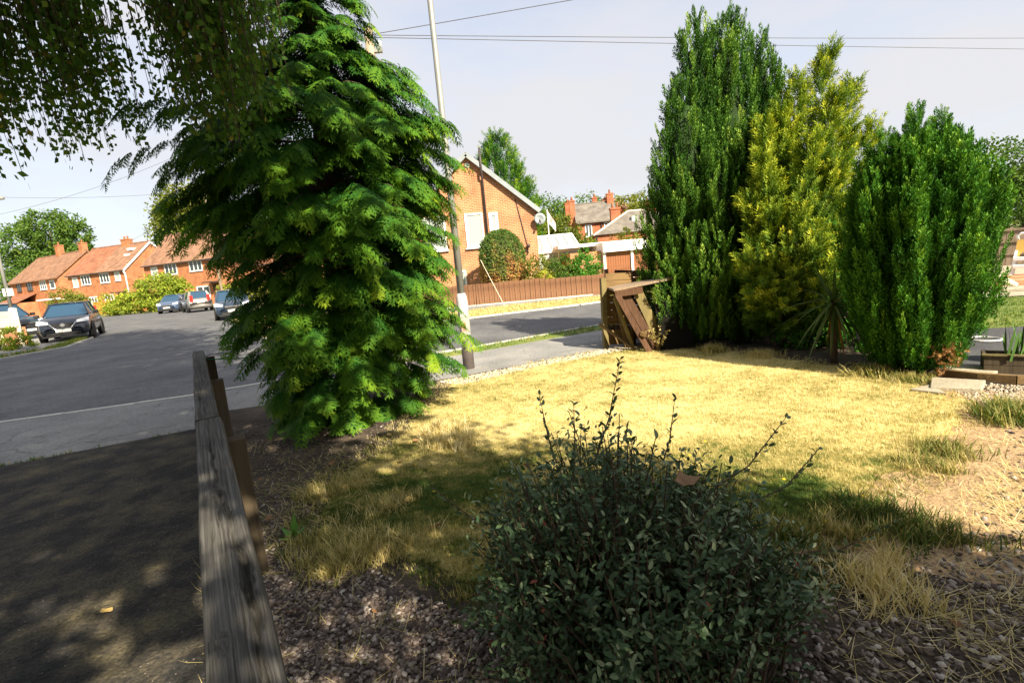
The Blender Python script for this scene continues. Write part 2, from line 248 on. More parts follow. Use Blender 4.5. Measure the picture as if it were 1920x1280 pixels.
class MB:
    def __init__(s): s.v = []; s.f = []
    def add(s, vs, fs):
        k = len(s.v); s.v += [tuple(p) for p in vs]; s.f += [tuple(i + k for i in f) for f in fs]; return s
    def box(s, x0, x1, y0, y1, z0, z1, mtx=None):
        vs = [Vector(p) for p in ((x0, y0, z0), (x1, y0, z0), (x1, y1, z0), (x0, y1, z0), (x0, y0, z1), (x1, y0, z1), (x1, y1, z1), (x0, y1, z1))]
        if mtx is not None: vs = [mtx @ p for p in vs]
        return s.add(vs, [(0, 3, 2, 1), (4, 5, 6, 7), (0, 1, 5, 4), (1, 2, 6, 5), (2, 3, 7, 6), (3, 0, 4, 7)])
    def beam(s, p, q, w, t, up=(0, 0, 1)):
        p, q = Vector(p), Vector(q); d = (q - p).normalized(); u = Vector(up); a = d.cross(u)
        if a.length < 1e-4: a = d.cross(Vector((0, 1, 0)))
        a.normalize(); b = a.cross(d)
        vs = []
        for c in (p, q):
            for (i, j) in ((-1, -1), (1, -1), (1, 1), (-1, 1)): vs.append(c + a * (i * w / 2) + b * (j * t / 2))
        return s.add(vs, [(0, 1, 2, 3), (7, 6, 5, 4), (0, 4, 5, 1), (1, 5, 6, 2), (2, 6, 7, 3), (3, 7, 4, 0)])
    def tube(s, pts, rad, seg=8, cap=True):
        pts = [Vector(p) for p in pts]; n = len(pts)
        if not hasattr(rad, '__len__'): rad = [rad] * n
        vs = []; fs = []; a = None
        for i, p in enumerate(pts):
            d = (pts[min(i + 1, n - 1)] - pts[max(i - 1, 0)]).normalized()
            if a is None:
                a = d.cross(Vector((0.31, 0.87, 0.2))); a.normalize()
            else:
                a = (a - d * a.dot(d)).normalized()
            b = d.cross(a)
            for k in range(seg):
                t = 2 * math.pi * k / seg; vs.append(p + (a * math.cos(t) + b * math.sin(t)) * rad[i])
        for i in range(n - 1):
            for k in range(seg):
                k2 = (k + 1) % seg; fs.append((i * seg + k, i * seg + k2, (i + 1) * seg + k2, (i + 1) * seg + k))
        if cap: fs += [tuple(reversed(range(seg))), tuple(range((n - 1) * seg, n * seg))]
        return s.add(vs, fs)
    def prism(s, poly, z0, z1):
        n = len(poly); vs = [(p[0], p[1], z0) for p in poly] + [(p[0], p[1], z1) for p in poly]
        ar = sum(poly[i][0] * poly[(i + 1) % n][1] - poly[(i + 1) % n][0] * poly[i][1] for i in range(n))
        up = tuple(range(n, 2 * n)); dn = tuple(reversed(range(n))); sd = [(i, (i + 1) % n, n + (i + 1) % n, n + i) for i in range(n)]
        if ar < 0: up = tuple(reversed(up)); dn = tuple(reversed(dn)); sd = [tuple(reversed(q)) for q in sd]
        return s.add(vs, [up, dn] + sd)
    def lathe(s, prof, c=(0, 0, 0), seg=20, axis='z'):
        vs = []; fs = []; n = len(prof)
        for (r, h) in prof:
            for k in range(seg):
                t = 2 * math.pi * k / seg; x, y = r * math.cos(t), r * math.sin(t)
                p = (x, y, h) if axis == 'z' else ((h, x, y) if axis == 'x' else (x, h, y))
                vs.append((p[0] + c[0], p[1] + c[1], p[2] + c[2]))
        for i in range(n - 1):
            for k in range(seg):
                k2 = (k + 1) % seg; fs.append((i * seg + k, i * seg + k2, (i + 1) * seg + k2, (i + 1) * seg + k))
        fs += [tuple(reversed(range(seg))), tuple(range((n - 1) * seg, n * seg))]
        return s.add(vs, fs)
    def mesh(s, name, smooth=False):
        me = bpy.data.meshes.new(name); me.from_pydata([tuple(p) for p in s.v], [], s.f); me.update()
        if smooth: me.polygons.foreach_set('use_smooth', [True] * len(me.polygons))
        return me
    def build(s, name, m, parent=None, smooth=False, bevel=0.0):
        o = link(name, s.mesh(name, smooth), m, parent)
        if bevel:
            b = o.modifiers.new('bevel', 'BEVEL'); b.width = bevel; b.segments = 2; b.limit_method = 'ANGLE'
        return o

def nrm(a): return a / np.maximum(np.linalg.norm(a, axis=-1, keepdims=True), 1e-9)

def npmesh(name, V, F, tint=None):
    """mesh from numpy: V (n,3), F (m,k) with k = 3 or 4"""
    me = bpy.data.meshes.new(name); n, (m_, k) = len(V), F.shape
    me.vertices.add(n); me.vertices.foreach_set('co', V.astype(np.float32).ravel())
    me.loops.add(m_ * k); me.loops.foreach_set('vertex_index', F.astype(np.int32).ravel())
    me.polygons.add(m_); me.polygons.foreach_set('loop_start', np.arange(0, m_ * k, k, dtype=np.int32))
    me.update(calc_edges=True)
    if tint is not None:
        a = me.attributes.new('tint', 'FLOAT', 'POINT'); a.data.foreach_set('value', np.clip(tint, 0, 1).astype(np.float32).ravel())
    return me

def inst(T, P, X, Z, Sc, tint, sy=None):
    """place copies of template T=(verts, faces, tint offsets) at P with axes X, Z and scale; returns arrays"""
    V, F, O = T; X = nrm(X); Y = nrm(np.cross(Z, X)); Z = np.cross(X, Y); n, m_ = len(P), len(V)
    Sc = np.broadcast_to(np.asarray(Sc, float), (n,)); sy = Sc if sy is None else np.broadcast_to(np.asarray(sy, float), (n,))
    W_ = P[:, None, :] + (V[None, :, 0:1] * Sc[:, None, None]) * X[:, None, :] + (V[None, :, 1:2] * sy[:, None, None]) * Y[:, None, :] + (V[None, :, 2:3] * sy[:, None, None]) * Z[:, None, :]
    FF = F[None] + (np.arange(n) * m_)[:, None, None]
    return W_.reshape(-1, 3), FF.reshape(-1, F.shape[1]), (np.asarray(tint)[:, None] + O[None]).ravel()

def joinarr(L):
    k = 0; V = []; F = []; T = []
    for v, f, t in L:
        if len(v) == 0: continue
        V.append(v); F.append(f + k); T.append(t); k += len(v)
    return np.concatenate(V), np.concatenate(F), np.concatenate(T)

def foliage(name, L, m, parent=None):
    V, F, T = joinarr(L)
    if parent is not None: V = V - np.array(parent.location)[None]
    return link(name, npmesh(name, V, F, T), m, parent)

# ------------------------------------------------------------------ foliage templates (axis +x, length 1)
def q_leaf(p, d, s, l, w, up=(0, 0, 1), fold=0.0):
    p, d, s = np.array(p, float), np.array(d, float), np.array(s, float); u = np.array(up, float)
    return [p, p + d * l * 0.45 + s * w / 2 + u * fold, p + d * l, p + d * l * 0.45 - s * w / 2 + u * fold]

def t_leaf(p, d, s, l, w):
    p, d, s = np.array(p, float), np.array(d, float), np.array(s, float)
    return [p - s * w / 2 + d * l * 0.12, p + s * w / 2 + d * l * 0.12, p + d * l]

def templ3(tris, tints):
    V = np.array([v for q in tris for v in q]); return V, np.arange(len(V)).reshape(-1, 3), np.repeat(np.array(tints), 3)

def templ(quads, tints):
    V = np.array([v for q in quads for v in q]); F = np.arange(len(V)).reshape(-1, 4); O = np.repeat(np.array(tints), 4); return V, F, O

T_LEAF = templ([q_leaf((0, 0, 0), (1, 0, 0), (0, 1, 0), 1, 0.62)], [0.0])
T_LEAF2 = (np.array([(0, 0, 0), (0.28, 0.19, 0.07), (0.68, 0.18, 0.05), (1, 0, -0.08), (0.5, 0, -0.01), (0.68, -0.18, 0.05), (0.28, -0.19, 0.07)], float), np.array([(0, 4, 1), (1, 4, 2), (2, 4, 3), (0, 6, 4), (6, 5, 4), (5, 3, 4)]), np.zeros(7))
T_BLADE = (np.array([(0, 0.013, 0), (0, -0.013, 0), (0.6, -0.010, 0.08), (0.6, 0.010, 0.08), (1, 0, 0.28), (1, 0.002, 0.28)], float), np.array([(0, 1, 2, 3), (3, 2, 4, 5)]), np.zeros(6))

def frond(K, seed, droop=0.3):
    r = np.random.default_rng(seed); qs = []; ts = []
    for i in range(K):
        x = 0.06 + 0.88 * i / K; l = 0.10 + 0.36 * math.sin(math.pi * min(1, (x + 0.22) * 0.82)) ** 0.8
        for sgn in (-1, 1):
            a = R(52 - 14 * x + r.uniform(-8, 8)); d = np.array([math.cos(a), sgn * math.sin(a), -0.30 - 0.3 * r.random()]); d /= np.linalg.norm(d)
            s = np.array([-d[1], d[0], 0.25 * sgn]); ll = l * r.uniform(0.75, 1.15)
            p = np.array((x, 0, -droop * x * x)); tn = -0.08 + 0.2 * x + r.uniform(-0.06, 0.06)
            qs.append(t_leaf(p, d, s, ll, 0.085)); ts.append(tn)
            for f_ in (0.28, 0.52, 0.74):
                for s2 in (-1, 1):
                    if r.random() < 0.85:
                        d2 = d * 0.75 + s * s2 * 0.62 + np.array([0, 0, -0.22]); d2 = d2 / np.linalg.norm(d2); qs.append(t_leaf(p + d * ll * f_, d2, np.array([-d2[1], d2[0], 0.1]), ll * r.uniform(0.28, 0.44), 0.05)); ts.append(tn + 0.07)
    qs.append(t_leaf((0.85, 0, -droop * 0.72), (0.9, 0, -0.45), (0, 1, 0), 0.22, 0.06)); ts.append(0.15)
    qs.append(t_leaf((0, 0, 0), (0.95, 0, -droop), (0, 1, 0), 1.0, 0.035)); ts.append(-0.2)
    return templ3(qs, ts)

def plume(K, seed, wid=0.2, ll=0.16, lw=0.095, ang=32):
    r = np.random.default_rng(seed); qs = []; ts = []
    for i in range(K):
        x = i / K; ph = i * 2.4 + r.uniform(-0.4, 0.4); w = wid * math.sin(math.pi * (0.12 + 0.86 * x)) ** 0.7 * r.uniform(0.35, 1.05)
        rad = np.array([0, math.cos(ph), math.sin(ph)]); a = R(ang + r.uniform(-10, 14)); d = np.array([math.cos(a), 0, 0]) + rad * math.sin(a)
        s = np.cross(d, rad); s = s / max(1e-6, np.linalg.norm(s)) + rad * r.uniform(-0.5, 0.5)
        qs.append(t_leaf(np.array([x * 0.9, 0, 0]) + rad * w * r.uniform(0.3, 0.9), d, s, ll * r.uniform(0.6, 1.3), lw)); ts.append(-0.12 + 0.30 * x * x + r.uniform(-0.08, 0.1))
    return templ3(qs, ts)

FRONDS = [frond(6, i, 0.22 + 0.1 * i) for i in range(4)]
PLUMES = [plume(50, 20 + i, 0.17 + .03 * i) for i in range(5)]
FEATHERS = [plume(46, 40 + i, 0.17, 0.19, 0.062, 40) for i in range(4)]

def scatter(templates, P, X, Z, Sc, tint, sy=None):
    k = rng.integers(0, len(templates), len(P)); out = []
    Sc = np.broadcast_to(np.asarray(Sc, float), (len(P),)); tint = np.broadcast_to(np.asarray(tint, float), (len(P),))
    for i, T in enumerate(templates):
        q = k == i
        if q.any(): out.append(inst(T, P[q], X[q], Z[q], Sc[q], tint[q], None if sy is None else np.broadcast_to(sy, (len(P),))[q]))
    return out

def unit(n):
    return nrm(rng.normal(size=(n, 3)))

def blob_leaves(blobs, n, size, tint=(0.5, 0.25), droop=0.2, clump=0.22, nclump=None, shell=0.55):
    """leaf clumps spread through the outer part of ellipsoids [(centre, radii)]"""
    vol = np.array([r[0] * r[1] * r[2] for _, r in blobs]) ** (2 / 3.0); vol = vol / vol.sum(); out = []
    for (c, r), w in zip(blobs, vol):
        c, r = np.array(c, float), np.array(r, float); m_ = max(20, int(n * w)); nc = nclump or max(8, int(m_ / 26))
        cu = unit(nc); cr = shell + (1 - shell) * rng.random(nc) ** 0.6; cc = cu * cr[:, None]
        k = rng.integers(0, nc, m_); off = unit(m_) * (rng.random(m_) ** 0.5)[:, None] * clump
        p = cc[k] + off; P = c + p * r
        nn = nrm(off * 1.2 + cu[k] * 0.7 + 0.6 * unit(m_)); X = nrm(0.8 * unit(m_) + 0.5 * cu[k] + np.array([0, 0, -droop])[None])
        t = tint[0] + rng.normal(0, tint[1], m_) * 0.6 + rng.normal(0, 0.12, nc)[k]
        out.append(inst(T_LEAF, P, X, nn, size * rng.uniform(0.6, 1.3, m_), t))
    return out

# ================================================================== GROUND
def sheet(name, poly, z, m, depth=0.0, kind='structure'):
    b = MB()
    if depth: b.prism(poly, z - depth, z)
    else: b.add([(p[0], p[1], z) for p in poly], [tuple(range(len(poly)))])
    o = b.build(name, m); o['kind'] = kind
    return o

ZR = -0.06
gp = [(600 * math.cos(2 * math.pi * k / 48), 600 * math.sin(2 * math.pi * k / 48)) for k in range(48)]
sheet('ground', gp, -0.10, 'earth')
road = [(-60, -7), (-20, 3.6), (-7.31, 7.08), (-5.02, 7.73), (-4.22, 8.12), (-1.03, 9.75), (1.82, 11.3), (6, 13.7), (14, 18.0), (40, 31), (40, 37), (14, 22.6), (6, 18.6),
        (2.71, 17.11), (-1.3, 15.9), (-4.6, 15.0), (-7.4, 15.3), (-9.0, 17.0), (-9.92, 20.03), (-14.03, 25.8), (-22, 39), (-26, 45.5), (-27, 50), (-62, 53), (-62, 48), (-40, 46), (-36, 44), (-27, 33.5),
        (-18.55, 22.9), (-16.6, 19.2), (-16.9, 16.8), (-19.5, 14.6), (-60, 3)]
sheet('road', road, ZR, 'asphalt')
# driveway of the house and the pavement along the road (boundary line between them)
bl = lambda x: 5.71 + 0.485 * (x + 3.76)
kerb_line = [(-20, 3.6), (-7.31, 7.08), (-5.02, 7.73), (-4.22, 8.12), (-1.03, 9.75), (1.82, 11.3), (6, 13.7), (14, 18.0)]
pav = [(-20, bl(-20)), (-9, bl(-9)), (14, bl(14))] + [(14, 17.4), (6, 12.85), (1.72, 10.45), (0.41, 9.80), (-0.9, 9.10), (-3.2, 8.5), (-4.3, 7.95), (-5.06, 7.60), (-7.33, 6.95), (-20, 3.45)]
sheet('pavement', pav, 0.0, 'pavement', 0.2)
nverge = [(-3.2, 8.5), (-0.9, 9.10), (0.41, 9.80), (1.72, 10.45), (6, 12.85), (14, 17.4), (14, 17.85), (6, 13.55), (1.76, 11.17), (-1.08, 9.6), (-2.8, 8.75)]
sheet('grass_verge', nverge, 0.005, 'green_verge', 0.2)
fl = lambda y: -0.535 - 0.61 * (y - 0.825)          # fence line: x for a given y
drive = [(-20, bl(-20)), (fl(5.80), 5.72), (fl(0.83), 0.83), (fl(-9), -9), (-20, -9)]
sheet('driveway', drive, 0.012, 'drive', 0.2)
garden = [(fl(5.80), 5.72), (fl(6.35) - .08, 6.42), (-2.64, 6.70), (-0.85, 7.2), (0.32, 7.75), (14, bl(14)), (30, 20), (30, -9), (fl(-9), -9), (fl(0.83), 0.83)]
sheet('garden_soil', garden, 0.004, 'soil', 0.2)
lawn_poly = [(-1.0, 6.95), (-0.75, 7.0), (0.35, 7.72), (1.4, 8.12), (2.3, 8.25), (3.0, 7.6), (3.6, 6.6), (4.0, 5.5), (4.1, 4.6), (3.95, 4.15), (3.65, 3.80), (2.5, 2.98), (1.75, 2.5), (1.35, 2.2), (0.7, 1.95), (0.1, 1.98),
             (-0.45, 2.25), (-0.95, 2.65), (-1.5, 3.1), (-1.65, 3.9), (-1.35, 4.7), (-1.2, 6.0)]
dry_poly = [(1.1, 2.5), (1.6, 2.95), (2.3, 3.4), (3.3, 4.1), (3.6, 4.6), (4.0, 4.7), (4.8, 4.0), (4.5, 2.5), (3, 1.7), (1.9, 2.0)]
sheet('bare_earth', dry_poly, 0.008, 'dry_soil')
sheet('garden_path', [(4.55, 5.35), (4.45, 4.75), (4.75, 4.45), (7.0, 4.8), (12, 10), (9.3, 9.5), (7.4, 7.2), (6.4, 7.2), (5.0, 6.4)], 0.010, 'path')
sheet('patio_lawn', [(6.0, 7.25), (7.4, 7.0), (9.3, 8.6), (10.0, 9.6), (8.0, 10.5), (6.5, 9.5)], 0.014, 'green_verge')
sheet('patio', [(8.3, 10.4), (10.2, 9.7), (18, 16), (16.5, 19), (12, 16)], 0.018, 'slab')
# far side of the road: dry verge and footway
sheet('far_verge', [(14, 22.75), (6, 18.75), (2.71, 17.26), (-1.3, 16.05), (-4.6, 15.15), (-7.4, 15.45), (-8.8, 17.1), (-8.4, 18.5), (-1.48, 18.7), (0.05, 19.35), (3.2, 19.6), (7, 20.8), (14, 25.4)], -0.03, 'verge', 0.2)
sheet('far_footway', [(-8.4, 18.5), (-1.48, 18.7), (0.05, 19.35), (3.2, 19.6), (7, 20.8), (14, 25.4), (14, 27), (6, 21.4), (3.4, 20.6), (-8.4, 20.6)], -0.035, 'pavement', 0.2)
sheet('bungalow_garden', [(-8.4, 20.6), (3.4, 20.6), (6, 21.4), (14, 27), (14, 40), (-8.4, 40)], -0.03, 'green_verge', 0.2)
# left of the side road
sheet('side_footway', [(-18.7, 22.9), (-27.2, 33.5), (-36.2, 44.1), (-40, 46.1), (-62, 48.1), (-62, 44), (-40, 42), (-31.5, 35), (-24.5, 26), (-21.0, 19.8), (-21.2, 15.9), (-19.6, 14.75), (-17.05, 16.9), (-16.75, 19.2)], -0.035, 'pavement', 0.2)
sheet('side_verge', [(-16.75, 19.2), (-17.05, 16.9), (-19.5, 14.8), (-19.9, 15.0), (-17.6, 17.1), (-17.35, 19.0), (-18.9, 22.3), (-18.7, 22.8)], -0.022, 'green_verge', 0.2)
sheet('far_side_footway', [(-9.92, 20.1), (-14.0, 25.9), (-22, 39.1), (-26, 45.6), (-27, 50), (-25, 50), (-24, 45), (-20.3, 40), (-12.2, 26.5), (-8.4, 20.6), (-8.5, 18.6)], -0.035, 'verge', 0.2)

def polyline_pts(pts, step):
    out = []; carry = 0.0
    for a, b in zip(pts[:-1], pts[1:]):
        a, b = Vector(a), Vector(b); L = (b - a).length; d = (b - a) / L; t = carry
        while t < L:
            out.append((a + d * t, d)); t += step
        carry = t - L
    return out

kerb = thing('kerb', None, None); del_ = kerb; kerb['kind'] = 'structure'
base = MB().box(-0.44, 0.44, -0.06, 0.06, -0.2, 0.018).mesh('kerb_stone')
for p, d in polyline_pts(kerb_line[:-1], 0.9):
    o = link('kerb_stone', base, 'kerb', kerb); o.location = (p.x - d.y * -0.07, p.y - d.x * 0.07, rng.uniform(-0.006, 0.006) - (0.008 if -8 < p.x < -3.4 else 0)); o.rotation_euler = (0, 0, math.atan2(d.y, d.x) + rng.normal(0, 0.008))
kerb2 = thing('kerb', None, None); kerb2['kind'] = 'structure'
for p, d in polyline_pts([(-8.75, 17.0), (-7.4, 15.38), (-4.6, 15.08), (-1.3, 15.98), (2.71, 17.19), (6, 18.68), (14, 22.68)], 0.9):
    o = link('kerb_stone', base, 'kerb', kerb2); o.location = (p.x, p.y, -0.035); o.rotation_euler = (0, 0, math.atan2(d.y, d.x))
kerb3 = thing('kerb', None, None); kerb3['kind'] = 'structure'
for p, d in polyline_pts([(-27.1, 33.4), (-18.6, 22.8), (-16.68, 19.2), (-16.95, 16.85), (-19.5, 14.7)], 0.9):
    o = link('kerb_stone', base, 'kerb', kerb3); o.location = (p.x, p.y, -0.035); o.rotation_euler = (0, 0, math.atan2(d.y, d.x))

# ------------------------------------------------------------------ grass, gravel, litter
def inpoly(P, poly):
    x, y = P[:, 0], P[:, 1]; n = len(poly); r = np.zeros(len(P), bool); j = n - 1
    for i in range(n):
        xi, yi = poly[i]; xj, yj = poly[j]
        c = ((yi > y) != (yj > y)) & (x < (xj - xi) * (y - yi) / (yj - yi + 1e-12) + xi); r ^= c; j = i
    return r

_k = [(rng.uniform(-1, 1, 2) * s, rng.uniform(0, 6.28)) for s in (1.2, 2.1, 3.3, 5.1, 7.7, 11.0, 2.6, 4.2)]
def fnoise(P):
    v = np.zeros(len(P))
    for i, (k, ph) in enumerate(_k): v += np.sin(P[:, 0] * k[0] * 1.7 + P[:, 1] * k[1] * 1.7 + ph) / (1 + 0.25 * i)
    return v / 2.6

def edge_dist(P, poly):
    d = np.full(len(P), 1e9); n = len(poly)
    for i in range(n):
        a, b = np.array(poly[i]), np.array(poly[(i + 1) % n]); ab = b - a; t = np.clip(((P[:, :2] - a) @ ab) / (ab @ ab), 0, 1)
        d = np.minimum(d, np.linalg.norm(P[:, :2] - a - t[:, None] * ab, axis=1))
    return d

# lawn sheet: small cells kept inside a ragged outline
_gx, _gy = np.arange(-2.1, 4.6, .045), np.arange(1.5, 8.6, .045); _X, _Y = np.meshgrid(_gx, _gy); _C = np.c_[(_X[:-1, :-1] + .0225).ravel(), (_Y[:-1, :-1] + .0225).ravel()]
_sd = edge_dist(_C, lawn_poly) * np.where(inpoly(_C, lawn_poly), 1, -1) + .09 * fnoise(_C * 3.1) + rng.normal(0, .02, len(_C)) - .20
_V = np.c_[_X.ravel(), _Y.ravel(), np.full(_X.size, .012)]; _n = len(_gx); _idx = np.arange(_X.size).reshape(_X.shape)[:-1, :-1].ravel()[_sd > 0]
_F = np.stack([_idx, _idx + 1, _idx + _n + 1, _idx + _n], 1); _u, _iv = np.unique(_F, return_inverse=True)
def shade_green(P):   # greener grass with shade painted into the near strip; open lawn is parched
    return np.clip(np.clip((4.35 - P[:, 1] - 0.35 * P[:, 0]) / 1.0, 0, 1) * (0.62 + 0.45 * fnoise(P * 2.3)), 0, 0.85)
_VV = _V[_u] + np.c_[rng.normal(0, .006, (len(_u), 2)), rng.normal(0, .0015, len(_u))]
_o = link('lawn', npmesh('lawn', _VV, _iv.reshape(-1, 4), .70 + .2 * fnoise(_VV) + .2 * fnoise(_VV * 3.1) + rng.normal(0, .12, len(_VV)) - .85 * shade_green(_VV)), 'lawn_thatch'); _o['kind'] = 'structure'

def tuft(seed, nb=6, spread=0.5, lean=0.6, wd=1.0):
    r = np.random.default_rng(seed); V = []; F = []
    for i in range(nb):
        a = r.uniform(0, 6.28); l = r.uniform(0.55, 1.1); w = r.uniform(0.035, 0.06) * wd; b = np.array([r.uniform(-1, 1), r.uniform(-1, 1)]) * spread
        d = np.array([math.cos(a), math.sin(a)]) * lean * r.uniform(0.3, 1.3); s = np.array([-math.sin(a), math.cos(a)]) * w; k = len(V)
        m0, m1 = b[0] + d[0] * 0.42, b[1] + d[1] * 0.42
        V += [(0, b[0] + s[0], b[1] + s[1]), (0, b[0] - s[0], b[1] - s[1]), (l * 0.6, m0 - s[0] * 0.8, m1 - s[1] * 0.8), (l * 0.6, m0 + s[0] * 0.8, m1 + s[1] * 0.8), (l, b[0] + d[0], b[1] + d[1]), (l, b[0] + d[0] + s[0] * .05, b[1] + d[1] + s[1] * .05)]; F += [(k, k + 1, k + 2, k + 3), (k + 3, k + 2, k + 4, k + 5)]
    return np.array(V, float), np.array(F), np.repeat(r.uniform(-0.16, 0.16, nb), 6)
def stub(seed, nb=4):
    V, F, O = tuft(seed, nb, wd=1.6); k = np.arange(nb) * 6; idx = np.stack([k, k + 1, k + 4], 1).ravel(); return V[idx], np.arange(nb * 3).reshape(-1, 3), O[idx]
TUFTS = [stub(i) for i in range(6)]
LONGT = [tuft(30 + i, 14, 0.5, 0.8, 0.55) for i in range(4)]

def grass(name, P, h, tint, m, label, templates=TUFTS, cat='grass'):
    n = len(P); a = rng.uniform(0, 6.28, n); X = nrm(np.c_[rng.normal(0, 0.12, (n, 2)), np.ones(n)]); Z = np.c_[np.cos(a), np.sin(a), np.zeros(n)]
    o = foliage(name, scatter(templates, P, X, Z, h, tint), m); return tag(o, label, cat, None, 'stuff')

def rand_in(poly, n, z):
    a = np.array(poly); lo, hi = a.min(0), a.max(0); P = rng.uniform(lo, hi, (n * 3, 2)); P = P[inpoly(P, poly)][:n]; return np.c_[P, np.full(len(P), z)]

# lawn: denser where it is close to the lens, thinning towards its ragged edge
P = np.c_[rng.uniform((-2.1, 1.5), (4.6, 8.6), (135000, 2)), np.full(135000, 0.006)]
dens = np.clip(3.4 / np.maximum(P[:, 1], 1.5), 0.35, 1.0); ed = edge_dist(P, lawn_poly) * np.where(inpoly(P, lawn_poly), 1, -1)
keep = (rng.random(len(P)) < dens) & (rng.random(len(P)) < np.clip(ed / 0.30 + 0.45 + 0.5 * fnoise(P * 2), 0.0, 1))
P = P[keep]; Pn = rand_in([(-1.7, 3.3), (-1.3, 2.6), (-.6, 2.1), (0.3, 1.9), (1.4, 2.1), (2.2, 2.7), (2.0, 3.2), (.5, 3.4)], 7000, .006); P = np.concatenate([P, Pn[edge_dist(Pn, lawn_poly) * np.where(inpoly(Pn, lawn_poly), 1, -1) + .3 * fnoise(Pn * 2) > 0]])
fn = fnoise(P) * 0.5 + fnoise(P * 3.1) * 0.45 + fnoise(P * 7.3) * 0.3 - 1.6 * (rng.random(len(P)) < .08)
green_near = shade_green(P)
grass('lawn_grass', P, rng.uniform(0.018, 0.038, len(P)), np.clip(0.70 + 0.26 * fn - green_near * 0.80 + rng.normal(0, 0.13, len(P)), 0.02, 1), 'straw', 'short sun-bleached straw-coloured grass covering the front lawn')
# dry grass straggling over the bare ground beside the lawn
Q = rand_in([(1.2, 1.9), (1.7, 2.5), (3.7, 3.85), (4.2, 4.4), (4.9, 4.0), (4.4, 2.4), (3, 1.4), (1.7, 1.5)], 15000, 0.010); Q = Q[rng.random(len(Q)) < 0.45 + 0.55 * fnoise(Q * 1.5)]
Q = np.concatenate([Q, rand_in([(0.9, 1.3), (1.3, 2.1), (1.9, 2.3), (3.0, 3.0), (4.4, 3.6), (4.2, 2.2), (2.6, 1.2)], 2600, 0.026)])
a = rng.uniform(0, 6.28, len(Q)); X = nrm(np.c_[np.cos(a), np.sin(a), rng.uniform(0.02, 0.35, len(Q))])
o = foliage('dry_straw', [inst(T_BLADE, Q, X, nrm(np.c_[rng.normal(0, .3, (len(Q), 2)), np.ones(len(Q))]), rng.uniform(0.05, 0.13, len(Q)), rng.uniform(0.5, 1, len(Q)))], 'straw')
tag(o, 'dead straw lying over the bare earth beside the lawn', 'straw', None, 'stuff')
# straw and stalks on the shaded gravel by the fence
Q = np.concatenate([rand_in([(-1.3, 1.7), (-3.2, 5.0), (-1.6, 4.6), (-1.5, 3.0), (-0.4, 2.1), (-0.1, 1.5)], 1300, 0.02), rand_in([(-1.7, 2.4), (-2.3, 3.8), (-1.2, 4.8), (-0.9, 2.7)], 1200, 0.016)])
a = rng.uniform(0, 6.28, len(Q)); X = nrm(np.c_[np.cos(a), np.sin(a), rng.uniform(0.0, 0.4, len(Q))])
o = foliage('loose_straw', [inst(T_BLADE, Q, X, nrm(np.c_[rng.normal(0, .3, (len(Q), 2)), np.ones(len(Q))]), rng.uniform(0.04, 0.12, len(Q)), rng.uniform(0.25, 0.9, len(Q)))], 'straw')
tag(o, 'loose dry stalks strewn over the shaded gravel by the rail fence', 'straw', None, 'stuff')
# longer shaggy clumps
cl = [(1.85, 2.58, 0.11, 60, 0.05), (1.98, 2.40, 0.10, 50, 0.15), (1.62, 2.45, 0.08, 40, 0.5), (2.86, 3.29, 0.09, 60, 0.3), (2.6, 3.1, 0.08, 40, 0.35), (3.77, 3.73, 0.14, 50, 0.2), (3.9, 3.95, 0.12, 40, 0.3),
      (-1.05, 2.62, 0.10, 90, 0.45), (-0.85, 2.75, 0.09, 70, 0.5), (-1.2, 2.85, 0.08, 60, 0.4), (-0.91, 3.3, 0.07, 60, 0.5), (-1.4, 3.6, 0.08, 60, 0.5), (-0.6, 4.4, 0.10, 70, 0.75), (-0.75, 4.75, 0.11, 60, 0.8), (1.5, 2.05, 0.10, 50, 0.75), (1.3, 2.5, 0.09, 60, 0.2), (0.95, 2.7, 0.07, 50, 0.15),
      (2.9, 7.35, 0.11, 60, 0.5), (3.3, 6.7, 0.1, 60, 0.6), (3.85, 5.35, 0.12, 60, 0.35), (4.0, 5.0, 0.09, 50, 0.3)]
Q = []; hh = []; tt = []
for x, y, h, n, t in cl:
    n = int(n * 1.3); Q.append(np.c_[x + rng.normal(0, 0.10, n), y + rng.normal(0, 0.09, n), np.full(n, 0.006)]); hh.append(h * rng.uniform(0.5, 1.2, n)); tt.append(t + rng.normal(0, 0.15, n))
grass('grass_clump', np.concatenate(Q), np.concatenate(hh), np.concatenate(tt), 'straw', 'longer shaggy grass tufts around the edge of the front lawn', LONGT)
# verges
P = rand_in(nverge, 5200, 0.003); grass('verge_grass', P, rng.uniform(0.05, 0.10, len(P)), rng.normal(0.45, 0.25, len(P)), 'grass', 'green grass strip between the pavement and the road')
P = rand_in([(-8.6, 17.2), (-7.4, 15.5), (-1.3, 16.1), (2.71, 17.3), (6, 18.8), (7, 20.7), (3.2, 19.5), (0.05, 19.25), (-1.48, 18.6), (-8.3, 18.4)], 5000, -0.032)
grass('far_verge_grass', P, rng.uniform(0.05, 0.12, len(P)), rng.normal(0.62, 0.16, len(P)), 'straw', 'parched yellow grass verge in front of the brown board fence')
P = rand_in([(-16.75, 19.2), (-17.05, 16.9), (-19.5, 14.8), (-19.9, 15.0), (-17.6, 17.1), (-17.35, 19.0), (-18.9, 22.3), (-18.7, 22.8)], 900, -0.025)
grass('side_verge_grass', P, rng.uniform(0.08, 0.18, len(P)), rng.normal(0.6, 0.25, len(P)), 'grass', 'narrow grassy strip along the kerb beside the black crossover car')
P = rand_in([(-10.0, 20.4), (-13.8, 25.8), (-12.3, 26.3), (-8.6, 20.8), (-8.8, 19)], 900, -0.036)
grass('corner_grass', P, rng.uniform(0.06, 0.14, len(P)), rng.normal(0.6, 0.2, len(P)), 'straw', 'yellowed grass on the street corner behind the tall conifer')
